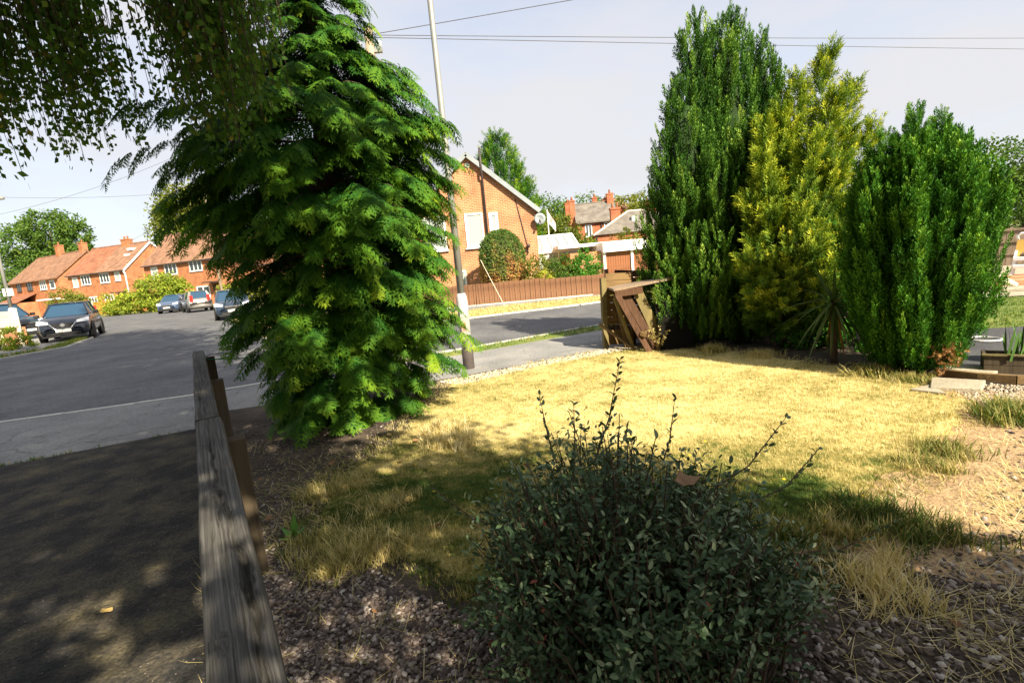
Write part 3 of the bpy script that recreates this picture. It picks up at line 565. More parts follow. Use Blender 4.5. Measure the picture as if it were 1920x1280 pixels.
P = rand_in([(6.0, 7.25), (7.4, 7.0), (9.3, 8.6), (10.0, 9.6), (8.0, 10.5), (6.5, 9.5)], 3500, 0.012)
grass('patio_grass', P, rng.uniform(0.03, 0.06, len(P)), rng.normal(0.4, 0.2, len(P)), 'grass', 'small green lawn between the dark path and the patio')
# weeds in the crack where the drive meets the pavement
t_ = rng.uniform(0, 1, 260); x_ = -7.0 + 3.2 * t_ ** 0.8; P = np.c_[x_, bl(x_) + rng.normal(0, 0.02, 260) - 0.03, np.full(260, 0.005)]; P = P[fnoise(P * 2.5) > -0.15]
grass('crack_weeds', P, rng.uniform(0.02, 0.05, len(P)), rng.normal(0.5, 0.25, len(P)), 'grass', 'weeds in the joint between the drive and the pavement')

def pebble(seed):
    r = np.random.default_rng(seed); t = (1 + 5 ** 0.5) / 2
    V = np.array([(-1, t, 0), (1, t, 0), (-1, -t, 0), (1, -t, 0), (0, -1, t), (0, 1, t), (0, -1, -t), (0, 1, -t), (t, 0, -1), (t, 0, 1), (-t, 0, -1), (-t, 0, 1)], float); V /= np.linalg.norm(V[0])
    F = np.array([(0, 11, 5), (0, 5, 1), (0, 1, 7), (0, 7, 10), (0, 10, 11), (1, 5, 9), (5, 11, 4), (11, 10, 2), (10, 7, 6), (7, 1, 8), (3, 9, 4), (3, 4, 2), (3, 2, 6), (3, 6, 8), (3, 8, 9), (4, 9, 5), (2, 4, 11), (6, 2, 10), (8, 6, 7), (9, 8, 1)])
    F = F[V[F].mean(1)[:, 2] > -0.45]; V = V * r.uniform(0.70, 1.25, (12, 1)) * np.array([1, r.uniform(0.6, 0.9), r.uniform(0.4, 0.65)]); return V * 0.5, F, np.zeros(12)
PEB = [pebble(i) for i in range(7)]
def gravel(name, P, size, tint, m, label):
    n = len(P); a = rng.uniform(0, 6.28, n); X = np.c_[np.cos(a), np.sin(a), rng.normal(0, 0.2, n)]; Z = nrm(np.c_[rng.normal(0, 0.25, (n, 2)), np.ones(n)])
    P = P.copy(); P[:, 2] += size * rng.uniform(0.05, 0.25, n)
    o = foliage(name, scatter(PEB, P, X, Z, size, tint), m); return tag(o, label, 'gravel', None, 'stuff')
bedL = [(fl(1.2) + .1, 1.2), (fl(5.7) + .1, 5.6), (-1.2, 6.3), (-1.3, 4.6), (-1.55, 3.8), (-1.3, 3.0), (-0.75, 2.4), (-0.2, 2.0), (0.6, 1.6), (0.6, 1.2)]
P = rand_in(bedL, 24000, 0.0); ed = np.clip((3.3 - P[:, 1]) * 1.1 + 0.75, 0.22, 1); P = P[(rng.random(len(P)) < ed * np.clip(0.9 + 0.4 * fnoise(P * 1.8), 0, 1))]
P = np.concatenate([P[(P[:, 1] < 3.2) | (rng.random(len(P)) < .6)], rand_in([(fl(1.2) + .1, 1.2), (fl(2.7) + .1, 2.7), (-1.1, 2.75), (-.6, 2.3), (-.1, 1.95), (.3, 1.5), (.3, 1.2)], 8500, .006)])
gravel('gravel_bed', P, rng.uniform(0.012, 0.029, len(P)) * (1 + 0.35 * (rng.random(len(P)) < 0.08)), np.clip(rng.normal(0.36, 0.26, len(P)), 0, .86), 'stone', 'grey and brown gravel in the shade beside the rail fence')
bedR = [(0.5, 1.2), (0.9, 1.9), (1.4, 2.15), (1.8, 2.25), (2.4, 2.55), (3.2, 3.2), (4.1, 4.1), (4.7, 3.9), (4.2, 2.3), (2.8, 1.2)]
P = rand_in(bedR, 17000, 0.004); w = np.clip((2.45 - P[:, 1]) * 1.0 + 0.45 + 0.6 * fnoise(P * 1.3), 0.12, 0.85); P = P[rng.random(len(P)) < w]
gravel('gravel_bed', P, 0.012 + 0.028 * rng.random(len(P)) ** 1.8, np.clip(rng.normal(0.46, 0.28, len(P)), 0, .95), 'stone', 'pinkish grey gravel by the bare earth on the right of the bush')
strip = [(-1.1, 6.95), (1.75, 8.38), (2.1, 8.2), (1.4, 7.85), (0.3, 7.35), (-0.7, 6.65)]
P = rand_in(strip, 4200, 0.01); gravel('pale_gravel', P, rng.uniform(0.012, 0.035, len(P)), rng.uniform(0, 1, len(P)), 'pale_stone', 'pale stone chippings along the edge of the pavement')
P = rand_in([(3.9, 4.2), (4.1, 4.75), (4.45, 4.65), (4.9, 4.3), (4.5, 3.7)], 1500, 0.008); gravel('pale_gravel', P, rng.uniform(0.012, 0.032, len(P)), rng.normal(0.15, .3, len(P)), 'pale_stone', 'pale gravel in front of the timber edging by the planter')
P = rand_in([(-3.5, 5.6), (fl(1.0) - .15, 0.9), (fl(0.2) - .3, 0.4), (-2.6, 1.0), (-5, 4.0), (-6, 4.4)], 2600, 0.012); gravel('drive_grit', P, rng.uniform(0.003, 0.010, len(P)), rng.uniform(0, 0.6, len(P)), 'stone', 'loose grit scattered over the dark driveway')

# ================================================================== NEAR PLANTS
def prof_at(prof, z):
    zs, rs = zip(*prof); return np.interp(z, zs, rs)

def sample_z(prof, n):
    zs = np.linspace(prof[0][0], prof[-1][0], 200); w = prof_at(prof, zs) + 0.06; c = np.cumsum(w / w.sum()); return np.interp(rng.random(n), c, zs)

# ---- tall drooping conifer by the rail fence
cx, cy = -1.93, 5.76
con = thing('conifer_tree', 'tall dark green conifer with drooping feathery sprays beside the rail fence', 'conifer', (cx, cy, 0))
MB().tube([(0, 0, -0.1), (0.03, 0, 1.5), (0.1, 0.02, 3.2), (0.22, 0, 4.6), (0.27, 0, 5.5)], [0.13, 0.11, 0.075, 0.035, 0.008], 10).build('trunk', 'bark', con, True)
prof = [(0.05, 0.62), (0.4, 0.86), (1.0, 0.99), (1.8, 1.08), (2.6, 1.20), (3.2, 1.24), (3.5, 0.98), (3.9, 0.66), (4.4, 0.44), (5.0, 0.26), (5.6, 0.04)]
NB = 730
zt = sample_z(prof, NB); az = rng.uniform(0, 2 * math.pi, NB)
lob = 1 + 0.16 * np.sin(az * 3 + zt * 2.1) + 0.10 * np.sin(az * 7 - zt * 4.3)
reach = prof_at(prof, zt) * lob * np.where(rng.random(NB) < 0.18, rng.uniform(1.02, 1.2, NB), rng.uniform(0.72, 1.02, NB))
reach = np.where((np.cos(az) < -0.35) & (zt > 2.3) & (zt < 3.5), reach * 1.24, reach); reach = np.where((np.cos(az) < -0.3) & (zt < 2.0), reach * 0.86, reach)
L = []; woody = MB()
for i in range(NB):
    d = np.array([math.cos(az[i]), math.sin(az[i]), 0]); side = np.array([-d[1], d[0], 0]); rc = reach[i]; tx = 0.05 * zt[i]
    f = lambda s: np.stack([cx + tx + d[0] * rc * s, cy + d[1] * rc * s, np.maximum(zt[i] + 0.18 * rc * s - 0.34 * rc * s * s, 0.05)], -1)
    if i % 3 == 0: woody.tube([Vector(f(np.array(s))) - Vector((cx, cy, 0)) for s in (0.02, 0.35, 0.7, 0.98)], [0.016, 0.012, 0.007, 0.003], 4, False)
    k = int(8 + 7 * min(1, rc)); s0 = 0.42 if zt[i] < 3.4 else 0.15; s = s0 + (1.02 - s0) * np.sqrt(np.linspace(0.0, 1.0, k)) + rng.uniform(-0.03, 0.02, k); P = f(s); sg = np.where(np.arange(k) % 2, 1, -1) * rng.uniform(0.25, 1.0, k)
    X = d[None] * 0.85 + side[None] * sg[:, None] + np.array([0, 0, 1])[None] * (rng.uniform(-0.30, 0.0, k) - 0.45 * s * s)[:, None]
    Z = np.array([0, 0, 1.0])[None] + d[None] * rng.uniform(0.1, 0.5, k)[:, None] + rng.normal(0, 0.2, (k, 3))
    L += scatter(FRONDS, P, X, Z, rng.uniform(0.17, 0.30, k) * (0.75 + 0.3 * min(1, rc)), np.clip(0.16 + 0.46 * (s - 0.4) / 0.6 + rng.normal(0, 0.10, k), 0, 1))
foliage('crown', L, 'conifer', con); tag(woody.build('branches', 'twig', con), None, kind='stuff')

# ---- upright plume trees
def revolve(cx, cy, prof, n, ln, lean=0.35, amp=0.12, tint=(0.5, 0.14), freq=5, T=PLUMES, wid=0.9, inner=0.75):
    out = []
    for part, (lo, hi), k in ((0, (0.90, 1.04), n), (1, (0.6, 0.88), int(n * inner))):
        z = sample_z(prof, k); a = rng.uniform(0, 6.283, k); ph = cx * 7 + cy * 3
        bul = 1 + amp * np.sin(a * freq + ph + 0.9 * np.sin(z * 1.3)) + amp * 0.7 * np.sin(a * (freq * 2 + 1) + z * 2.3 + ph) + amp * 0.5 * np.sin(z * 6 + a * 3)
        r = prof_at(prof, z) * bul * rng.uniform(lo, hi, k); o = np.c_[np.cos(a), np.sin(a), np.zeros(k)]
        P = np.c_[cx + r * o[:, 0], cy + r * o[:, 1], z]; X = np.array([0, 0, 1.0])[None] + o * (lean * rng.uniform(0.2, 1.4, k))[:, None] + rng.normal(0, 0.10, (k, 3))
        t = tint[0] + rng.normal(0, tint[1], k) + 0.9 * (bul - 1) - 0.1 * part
        out += scatter(T, P, X, o + rng.normal(0, 0.3, (k, 3)), rng.uniform(ln[0], ln[1], k), t, rng.uniform(ln[0], ln[1], k) * wid)
    return out

cyp = thing('cypress_tree', 'tallest dense dark green upright cypress with several pointed tops, beside the broken panels', 'cypress', (3.45, 8.6, 0))
L = []
for (x, y, zt_, r, z0) in ((2.98, 8.35, 4.15, .50, .1), (3.30, 8.65, 5.15, .50, .3), (3.85, 8.75, 5.32, .56, .3), (4.42, 8.85, 4.95, .46, .3), (2.80, 8.5, 3.0, .48, .02), (2.75, 8.1, 1.6, .40, .0), (4.9, 8.4, 2.2, .5, .0), (3.6, 7.9, 1.3, .45, .0), (4.72, 8.8, 3.6, .46, .2), (3.35, 7.98, 3.0, .50, .05), (3.95, 8.05, 3.5, .50, .05), (2.98, 7.95, 1.9, .42, .05), (4.4, 8.2, 2.6, .45, .05)):
    h = zt_ - z0; pr = [(z0, r * 0.55), (z0 + .15 * h, r * 0.92), (z0 + .45 * h, r), (z0 + .7 * h, r * .78), (z0 + .88 * h, r * .42), (zt_ - 0.25, 0.06)]
    L += revolve(x, y, pr, int(250 * h * r), (0.20, 0.40), 0.26, 0.20, (0.46, 0.15), 4, wid=0.75)
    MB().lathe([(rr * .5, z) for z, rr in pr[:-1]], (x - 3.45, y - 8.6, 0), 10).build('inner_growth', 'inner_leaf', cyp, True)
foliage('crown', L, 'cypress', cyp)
MB().tube([(0, 0, -0.1), (0, 0, 2.5), (0.1, 0, 4.6)], [0.14, 0.09, 0.02], 8).build('trunk', 'bark', cyp, True)

yw = thing('yew_tree', 'rounded bright green upright yew standing beside the dark garden path', 'yew', (4.30, 5.38, 0))
pr = [(0.03, 0.30), (0.2, 0.42), (0.6, 0.52), (1.2, 0.575), (1.7, 0.56), (2.0, 0.48), (2.2, 0.30), (2.3, 0.14)]
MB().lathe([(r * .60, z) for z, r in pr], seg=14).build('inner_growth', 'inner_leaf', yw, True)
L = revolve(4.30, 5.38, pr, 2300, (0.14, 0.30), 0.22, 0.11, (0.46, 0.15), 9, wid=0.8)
for (x, y, z, h) in ((4.10, 5.5, 2.05, .50), (4.22, 5.7, 2.15, .45), (4.35, 5.45, 2.25, .50), (4.47, 5.65, 2.28, .56), (4.62, 5.5, 2.2, .5), (4.76, 5.7, 2.2, .5), (4.84, 5.5, 2.05, .42), (4.16, 5.35, 2.0, .4), (4.88, 5.75, 2.05, .5)):
    L += revolve(x - .20, y - .24, [(z - .5, .13), (z, .10), (z + h * .6, .05), (z + h - .12, .01)], 60, (0.09, 0.17), 0.3, 0.1, (0.6, 0.15), 3)
foliage('crown', L, 'yew', yw)
wd = MB()
for k in range(6):
    a = k * 1.05; wd.tube([(0.08 * math.cos(a), 0.08 * math.sin(a), -0.05), (0.22 * math.cos(a), 0.22 * math.sin(a), 0.5), (0.35 * math.cos(a), 0.35 * math.sin(a), 1.6)], [0.035, 0.025, 0.01], 6)
wd.build('stems', 'bark', yw)
Q = np.c_[4.30 + rng.normal(0, .07, 60), 4.96 + rng.normal(0, .04, 60), rng.uniform(0.08, 0.34, 60)]
foliage('dead_sprig', scatter(PLUMES, Q, rng.normal(0, 1, (60, 3)) + np.array([0, -.3, .6]), rng.normal(0, 1, (60, 3)), rng.uniform(.05, .12, 60), rng.uniform(0, .8, 60)), 'dead', yw)['label'] = 'russet dead sprigs low on the shrub'

gd = thing('golden_conifer', 'yellow-tipped feathery golden conifer between the cypress and the yew', 'conifer', (3.90, 7.5, 0))
arms = [((3.85, 7.4, .35), (3.22, 6.95, 1.15), .26), ((3.85, 7.4, .3), (3.45, 6.8, .85), .24), ((3.9, 7.35, .3), (3.75, 6.75, .95), .26), ((3.9, 7.4, .4), (4.35, 6.8, .95), .26), ((3.85, 7.4, .25), (3.3, 6.85, .75), .24), ((3.85, 7.35, .2), (3.6, 6.7, .6), .24), ((3.9, 7.3, .2), (4.1, 6.65, .7), .26), ((4.3, 7.6, 1.2), (5.48, 7.7, 2.85), .40), ((4.3, 7.6, .9), (5.3, 7.4, 2.2), .38), ((4.2, 7.5, .6), (5.0, 7.0, 1.5), .34), ((3.9, 7.4, .8), (3.45, 7.2, 1.95), .27), ((3.9, 7.6, .5), (4.95, 7.9, 3.95), .50), ((3.95, 7.6, .6), (4.35, 7.6, 3.55), .46), ((4.1, 7.7, .6), (5.38, 8.0, 3.5), .42), ((3.95, 7.5, .5), (4.0, 7.45, 3.1), .36),
        ((3.85, 7.4, .35), (3.42, 7.05, 1.35), .26), ((3.85, 7.35, .35), (3.62, 6.95, 1.72), .27), ((3.9, 7.35, .35), (3.95, 6.85, 1.78), .30), ((3.9, 7.4, .4), (4.2, 6.85, 1.4), .3), ((3.9, 7.4, .9), (3.58, 7.1, 2.45), .27),
        ((4.0, 7.4, .9), (4.15, 7.0, 2.6), .32), ((4.1, 7.45, .8), (4.62, 7.15, 2.3), .32), ((4.2, 7.5, 1.0), (4.95, 7.45, 2.75), .32), ((4.0, 7.5, .4), (4.6, 7.0, 1.4), .30), ((4.1, 7.6, .5), (5.1, 7.4, 1.9), .34), ((3.85, 7.5, .9), (3.70, 7.35, 2.9), .26), ((4.2, 7.6, 1.5), (4.72, 7.35, 3.2), .28)]
L = []; wd = MB()
for p0, p1, r0 in arms:
    p0, p1 = np.array(p0), np.array(p1); ax = p1 - p0; ln = np.linalg.norm(ax); ax /= ln; n = int(165 * ln * (0.4 + r0))
    t = rng.random(n) ** 0.85; ph = rng.uniform(0, 6.28, n); u = nrm(np.cross(ax, [0.2, 0.9, 0.1])[None])[0]; w = np.cross(ax, u); rd = u[None] * np.cos(ph)[:, None] + w[None] * np.sin(ph)[:, None]
    rr = r0 * (1 - t) ** 0.75 * rng.uniform(0.25, 1.05, n); bend = np.array([0, 0, 1.0])[None] * (t * t * 0.15)[:, None]
    P = p0 + ax * (t * ln)[:, None] + rd * rr[:, None] + bend; X = ax[None] * 0.8 + rd * 0.75 + np.array([0, 0, .45])[None] + rng.normal(0, .12, (n, 3))
    P[:, 2] = np.maximum(P[:, 2], 0.2)
    tint = 0.02 + 0.40 * t * t + 0.55 * (rr / r0 / (1 - t + .25)) * np.clip(t * 1.3, 0, 1) + rng.normal(0, .10, n)
    L += scatter(FEATHERS, P, X, rd + rng.normal(0, .3, (n, 3)), rng.uniform(.16, .32, n), tint)
    wd.tube([(p0[0] - 3.9, p0[1] - 7.5, p0[2] - 0.25), tuple(p0 - [3.9, 7.5, 0]), tuple(p0 + ax * ln * 0.8 - [3.9, 7.5, 0])], [.025, .02, .005], 5)
foliage('crown', L, 'golden', gd); tag(wd.build('branches', 'bark', gd), None, kind='stuff')
MB().tube([(0, 0, -0.1), (0.0, 0, 0.4), (0.2, 0.1, 1.5)], [0.075, 0.06, 0.04], 8).build('trunk', 'bark', gd, True)

# dark evergreen filling the shade behind the sword-leaved plant
bh = thing('evergreen_shrub', 'dark evergreen in deep shade behind the sword-leaved plant', 'shrub', (4.95, 7.35, 0))
foliage('crown', blob_leaves([((4.95, 7.35, .95), (.75, .55, .95)), ((5.6, 7.0, .9), (.7, .6, .95)), ((4.5, 7.9, .8), (.6, .5, .85)), ((5.35, 6.4, .6), (.45, .4, .65)), ((4.5, 6.95, .55), (.5, .4, .6)), ((4.15, 7.1, .3), (.5, .35, .35)), ((4.75, 6.5, .5), (.5, .4, .6))], 14000, .07, (.25, .2), shell=.4), 'laurel', bh)
MB().tube([(0, 0, -.1), (0, 0, .9)], [.05, .03], 6).build('trunk', 'bark', bh)

# ---- sword-leaved plant in the shade between them
yc = thing('yucca_plant', 'sword-leaved plant with drooping brown lower leaves, between golden conifer and yew', 'yucca', (3.84, 6.02, 0))
MB().tube([(0, 0, -0.05), (0.01, 0, 0.4), (0.0, 0.01, 0.74)], [0.045, 0.04, 0.035], 8).build('stem', 'bark', yc, True)
def sword(d, l, w, droop):
    d = Vector(d).normalized(); s = d.cross(Vector((0, 0, 1))); s = s.normalized() if s.length > .05 else Vector((1, 0, 0)); b = MB(); vs = []; n = 6
    for i in range(n + 1):
        t = i / n; c = Vector((0, 0, .72)) + d * (l * t) + Vector((0, 0, -droop * l * t * t)); ww = w * (0.6 + 0.6 * t if t < .4 else 0.84 * (1 - t) / .6 + .01)
        vs += [c + s * ww / 2, c + Vector((0, 0, -ww * .18)), c - s * ww / 2]
    fs = []
    for i in range(n): k = 3 * i; fs += [(k, k + 1, k + 4, k + 3), (k + 1, k + 2, k + 5, k + 4)]
    return b.add(vs, fs)
for k in range(56):
    a = k * 2.399; e = 1.30 - 2.65 * (k / 56) + rng.normal(0, .1); l = rng.uniform(.52, .82); me = sword((math.cos(a) * math.cos(e), math.sin(a) * math.cos(e), math.sin(e)), l, rng.uniform(.035, .05), 0.1 + 0.35 * (abs(e) < .9)).mesh('leaf', True)
    tv = np.full(len(me.vertices), (0.95 + rng.normal(0, .05)) if k > 49 else rng.uniform(.1, .85)); at_ = me.attributes.new('tint', 'FLOAT', 'POINT'); at_.data.foreach_set('value', tv.astype(np.float32))
    link('leaf', me, 'yucca', yc)

# ---- dark bush in the foreground
bx, by = 0.40, 1.84
bu = thing('foreground_bush', 'dark small-leaved bush with silvery young shoots at the near edge of the lawn', 'bush', (bx, by, 0))
L = []; wd = MB(); NS = 600
for i in range(NS):
    a = rng.uniform(0, 6.283); rr = math.sqrt(rng.random()); tip = i < 120
    ex, ey = 0.66 * rr * math.cos(a), 0.50 * rr * math.sin(a); top = 0.84 * (1 - .16 * math.cos(a) * rr + .09 * math.sin(3 * a + 5 * rr)) * math.sqrt(max(0.02, 1 - 0.80 * rr * rr)) * rng.uniform(0.72, 1.03)
    ez = top if rng.random() < 0.72 else rng.uniform(0.12, 0.8) * top
    if tip: ez *= 1.10; ex *= 1.12; ey *= 1.1
    b0 = Vector((0.62 * ex + rng.normal(0, .08), 0.62 * ey + rng.normal(0, .08), 0.0)); e = Vector((ex, ey, ez)); md = (b0 + e) * 0.5 + Vector((-ex * .08, -ey * .08, 0.12 * ez)); n = 15
    t = np.linspace(0.30, 1.0, n)[:, None]; B0, MD, E = np.array(b0)[None], np.array(md)[None], np.array(e)[None]
    P = (1 - t) ** 2 * B0 + 2 * t * (1 - t) * MD + t * t * E; T_ = nrm(2 * (1 - t) * (MD - B0) + 2 * t * (E - MD))
    wd.tube([tuple(b0), tuple((b0 * .25 + md * .5 + e * .25)), tuple(e)], [.007, .004, .0015], 4, False)
    for rep in range(3):
        q = P + rng.normal(0, .026, P.shape); ph = rng.uniform(0, 6.28, n); o = np.c_[np.cos(ph), np.sin(ph), rng.normal(0.1, .4, n)]; X = o * .9 + T_ * 0.6
        sc = rng.uniform(.020, .042, n) * (0.85 if tip else 1); tn = np.clip(rng.normal(.42, .17, n) + (0.45 * t[:, 0] ** 2 if tip else 0), 0, .93)
        tn = np.where(rng.random(n) < .006, 1.0, tn); L.append(inst(T_LEAF2, q + np.array([bx, by, 0]), X, T_ + rng.normal(0, .4, (n, 3)), sc, tn))
# long wayward shoots rising from the top
for (sx, sy, sz, e, nl) in ((-.10, .20, .70, (0.10, .52, 1.06), 24), (-.26, .22, .70, (-.30, .40, .95), 14), (-.20, .1, .7, (-.16, .3, .92), 12), (.3, .0, .62, (.66, .12, .84), 14), (-.45, .05, .5, (-.80, .20, .66), 14), (.1, -.2, .6, (.20, -.42, .86), 14), (.5, .1, .5, (.86, .22, .66), 12), (.55, -.1, .4, (.92, -.12, .50), 12), (.2, .25, .65, (.34, .5, .84), 10), (.0, -.1, .7, (.05, -.2, .93), 12)):
    a, b = np.array((sx, sy, sz)), np.array(e); t = np.linspace(.15, 1, nl)[:, None]; P = a + (b - a) * t + np.array([0, 0, -.05]) * np.sin(t * 3.1); d = nrm((b - a)[None])
    wd.tube([tuple(a), tuple((a + b) / 2 + [0, 0, -.05]), tuple(b)], [.004, .003, .0015], 5, False)
    for rep in range(2):
        ph = rng.uniform(0, 6.28, nl); X = np.c_[np.cos(ph), np.sin(ph), rng.normal(.2, .3, nl)] + d * .9
        L.append(inst(T_LEAF2, P + np.array([bx, by, 0]) + rng.normal(0, .004, P.shape), X, np.repeat(d, nl, 0) + rng.normal(0, .3, (nl, 3)), rng.uniform(.022, .038, nl), rng.uniform(.45, .9, nl)))
foliage('leaves', L, 'bush', bu); wd.build('stems', 'twig', bu)

# ---- birch standing behind the viewer: its crown shades the drive and the road, its twigs hang into view
bt = thing('birch_tree', 'birch with long weeping twigs of small leaves hanging over the driveway', 'birch', (-1.4, -2.62, 0))
off = Vector((-1.4, -2.62, 0))
MB().tube([(0, 0, -.2), (.1, .1, 4), (0, .2, 9), (.2, .1, 15), (.1, 0, 20.5)], [.30, .25, .18, .10, .02], 12).build('trunk', 'birch_bark', bt, True)
limbs = [[(0.05, .1, 4.6), (-.4, 3.4, 6.2), (-.6, 6.0, 6.4), (-.7, 7.4, 5.2)], [(0.05, .1, 5.2), (.3, 3.6, 6.6), (.35, 6.2, 6.2), (.45, 7.2, 5.0)], [(0, .1, 4.2), (-1.4, 3.2, 5.6), (-1.7, 5.6, 5.6), (-1.8, 6.9, 4.8)],
         [(0.1, .1, 6.5), (2.6, .6, 8.4), (4.2, .5, 8.6)], [(0.1, .1, 7.5), (-2.6, .6, 9.4), (-4.4, .5, 9.0)], [(0.1, .2, 9), (1, -3, 11), (1.4, -4.4, 11)], [(.1, .2, 11), (.4, 3.2, 13), (.4, 4.4, 12.6)], [(.1, .2, 13), (2.4, .4, 15), (3, 0.4, 15)]]
for q in limbs: MB().tube(q, [.10 - .08 * i / (len(q) - 1) for i in range(len(q))], 7).build('limb', 'birch_bark', bt, True)
P0 = (-1.4, -2.62)
foliage('crown', blob_leaves([((P0[0], P0[1] + .2, 8.0), (4.4, 4.2, 3.8)), ((P0[0], P0[1], 13), (4.3, 4.3, 5.0)), ((P0[0], P0[1], 18.5), (3.9, 3.9, 4.6)), ((P0[0] - 3.2, P0[1] + .6, 9), (3.8, 4.0, 4.0)), ((P0[0] - 3.2, P0[1], 15), (3.8, 3.8, 4.6)), ((P0[0] + 1.2, P0[1] + .6, 6.4), (3.2, 2.6, 2.4))], 52000, 0.33, clump=.30, shell=.2), 'birch', bt)
L = []; tw = MB()
NSTR = 600
sprays = [(-1.55 - 2.95 * rng.random(), rng.uniform(3.3, 4.7), rng.random() ** 1.3 * .75) for _ in range(40)] + [(-1.62 - .5 * rng.random(), rng.uniform(3.3, 4.4), rng.random() * .5) for _ in range(11)]
for i in range(NSTR):
    sp_ = sprays[i % len(sprays)]; x = sp_[0] + rng.normal(0, .085); y = sp_[1] + rng.normal(0, .12); x *= y / 4.0
    u = x / (y / 4.0); zb = np.interp(u, [-4.4, -3.6, -3.05, -2.8, -2.55, -2.3, -2.0, -1.75, -1.6], [2.38, 2.42, 2.44, 2.66, 2.56, 2.70, 2.50, 2.58, 2.80]); zb = 1.55 + (zb - 1.55) * y / 4.0
    zb += sp_[2] + rng.random() ** 1.6 * .6
    ztop = max(zb + .5, rng.uniform(4.4, 5.4)); ln = ztop - zb; sx, sy = rng.uniform(.02, .16), rng.uniform(-.1, .1); n = int(ln / .046); t = np.linspace(0, 1, n)[:, None]
    P = np.array([x - sx * ln, y - sy * ln, ztop]) + (np.array([sx * ln, sy * ln, -ln])) * t + np.array([.03, .02, 0]) * np.sin(t * 5 + i)
    tw.tube([tuple(P[k] - np.array(off)) for k in (0, n // 3, 2 * n // 3, n - 1)], [.006, .005, .0035, .002], 3, False)
    for rep in range(2):
        q = P[(rng.random(n) < 0.80)]; m_ = len(q); ph = rng.uniform(0, 6.28, m_); X = np.c_[.6 * np.cos(ph), .6 * np.sin(ph), rng.uniform(-1.2, -.1, m_)]
        Z = np.c_[np.cos(ph + 1.5), np.sin(ph + 1.5), rng.normal(.3, .5, m_)]
        L.append(inst(T_LEAF, q + rng.normal(0, .022, q.shape), X, Z, rng.uniform(.026, .066, m_), np.clip(rng.normal(.52, .22, m_), 0, 1)))
foliage('hanging_leaves', L, 'birch', bt); tw.build('hanging_twigs', 'twig', bt)

# evergreen shrub behind the viewer that throws the short shadow on the near lawn
sh = thing('garden_tree', 'small evergreen tree by the house front, shading the near lawn', 'tree', (3.05, -1.0, 0))
foliage('crown', blob_leaves([((2.95, -1.0, 2.7), (1.0, 1.0, 2.3)), ((3.5, -.75, 2.1), (.62, .6, 1.6)), ((2.2, -1.5, 3.4), (1.0, 1.0, 2.0))], 15000, .12, clump=.3, shell=.25), 'broad', sh)
MB().tube([(0, 0, -.1), (0, 0, 1.2)], [.07, .04], 7).build('trunk', 'bark', sh)

# ---- weathered rail fence
fn_ = thing('rail_fence', 'weathered grey timber rail on posts between the driveway and the gravel', 'fence', (fl(0.83), 0.83, 0), math.atan2(1, -0.61))
# local x runs along the fence away from the viewer; local -y is towards the garden
def rail(name, x0, x1, w, th, zc, y0, seed, cracks, knots):
    r = np.random.default_rng(seed); nx, per = int((x1 - x0) / .012), []
    for k in range(15): per.append((-w / 2 + w * k / 14, th / 2, 1))
    for k in range(1, 7): per.append((w / 2, th / 2 - th * k / 6, 0))
    for k in range(1, 15): per.append((w / 2 - w * k / 14, -th / 2, 0))
    for k in range(1, 6): per.append((-w / 2, -th / 2 + th * k / 6, 0))
    per = np.array(per); m_ = len(per); xs = np.linspace(x0, x1, nx); V = np.zeros((nx, m_, 3)); A = r.uniform(.5, 9, 10); B = r.uniform(0, 6.28, 10)
    wob = sum(np.sin(xs * A[i] + B[i]) / (1 + i) for i in range(5)) * .0022
    fr = r.normal(0, 1, m_)
    for j in range(m_):
        yy, zz, top = per[j]; V[:, j, 0] = xs; rr = .93 if abs(abs(yy) - w / 2) < 1e-6 and abs(abs(zz) - th / 2) < 1e-6 else 1
        gr = .0011 * (np.sin(xs * 3 + yy * 700 + B[j % 10]) + fr[j])
        dz = np.zeros(nx)
        if top:
            for (cx0, cx1, cy0, amp, cw, dep) in cracks:
                cyl = cy0 + amp * np.sin(xs * 2.2 + cx0 * 3) + .004 * np.sin(xs * 23 + cx0); env = np.clip((xs - cx0) / .12, 0, 1) * np.clip((cx1 - xs) / .12, 0, 1)
                dz -= dep * env * np.exp(-((yy - cyl) / cw) ** 2)
            for (kx, ky, kr) in knots:
                q = np.sqrt(((xs - kx) / 1.5) ** 2 + (yy - ky) ** 2); dz += -.006 * np.exp(-(q / kr) ** 2) + .004 * np.exp(-((q - kr * 1.7) / (kr * .5)) ** 2)
        V[:, j, 1] = y0 + yy * rr + wob + (0 if top else gr * 1.5); V[:, j, 2] = zc + zz * rr + dz + gr + .5 * wob
    F = []
    for i in range(nx - 1):
        for j in range(m_): F.append((i * m_ + j, (i + 1) * m_ + j, (i + 1) * m_ + (j + 1) % m_, i * m_ + (j + 1) % m_))
    me = npmesh(name, V.reshape(-1, 3), np.array(F)); b = bpy.data.meshes; me.polygons.foreach_set('use_smooth', [True] * len(me.polygons))
    o = link(name, me, 'old_wood', fn_)
    for k in (0, nx - 1): MB().add([tuple(p) for p in V[k]], [tuple(range(m_)) if k == 0 else tuple(reversed(range(m_)))]).build('end_grain', 'old_wood', o)
    return o
JX = 2.28; EX = 6.18
rail('rail', -1.1, JX - .004, .125, .07, .815, 0, 3, [(-.6, 1.05, -.018, .012, .0075, .030), (.7, 1.9, .012, .01, .005, .018), (.1, .62, -.04, .006, .008, .030)], [(.35, -.03, .016), (1.05, .01, .014), (1.7, .03, .010), (.14, .035, .012)])
rail('rail', JX + .004, EX, .120, .07, .818, .004, 5, [(2.3, 3.6, .005, .012, .004, .012), (3.5, 5.2, -.012, .012, .004, .010), (4.8, 6.1, .015, .006, .003, .01)], [(2.9, .02, .012), (3.9, -.02, .012), (5.0, .01, .012)])
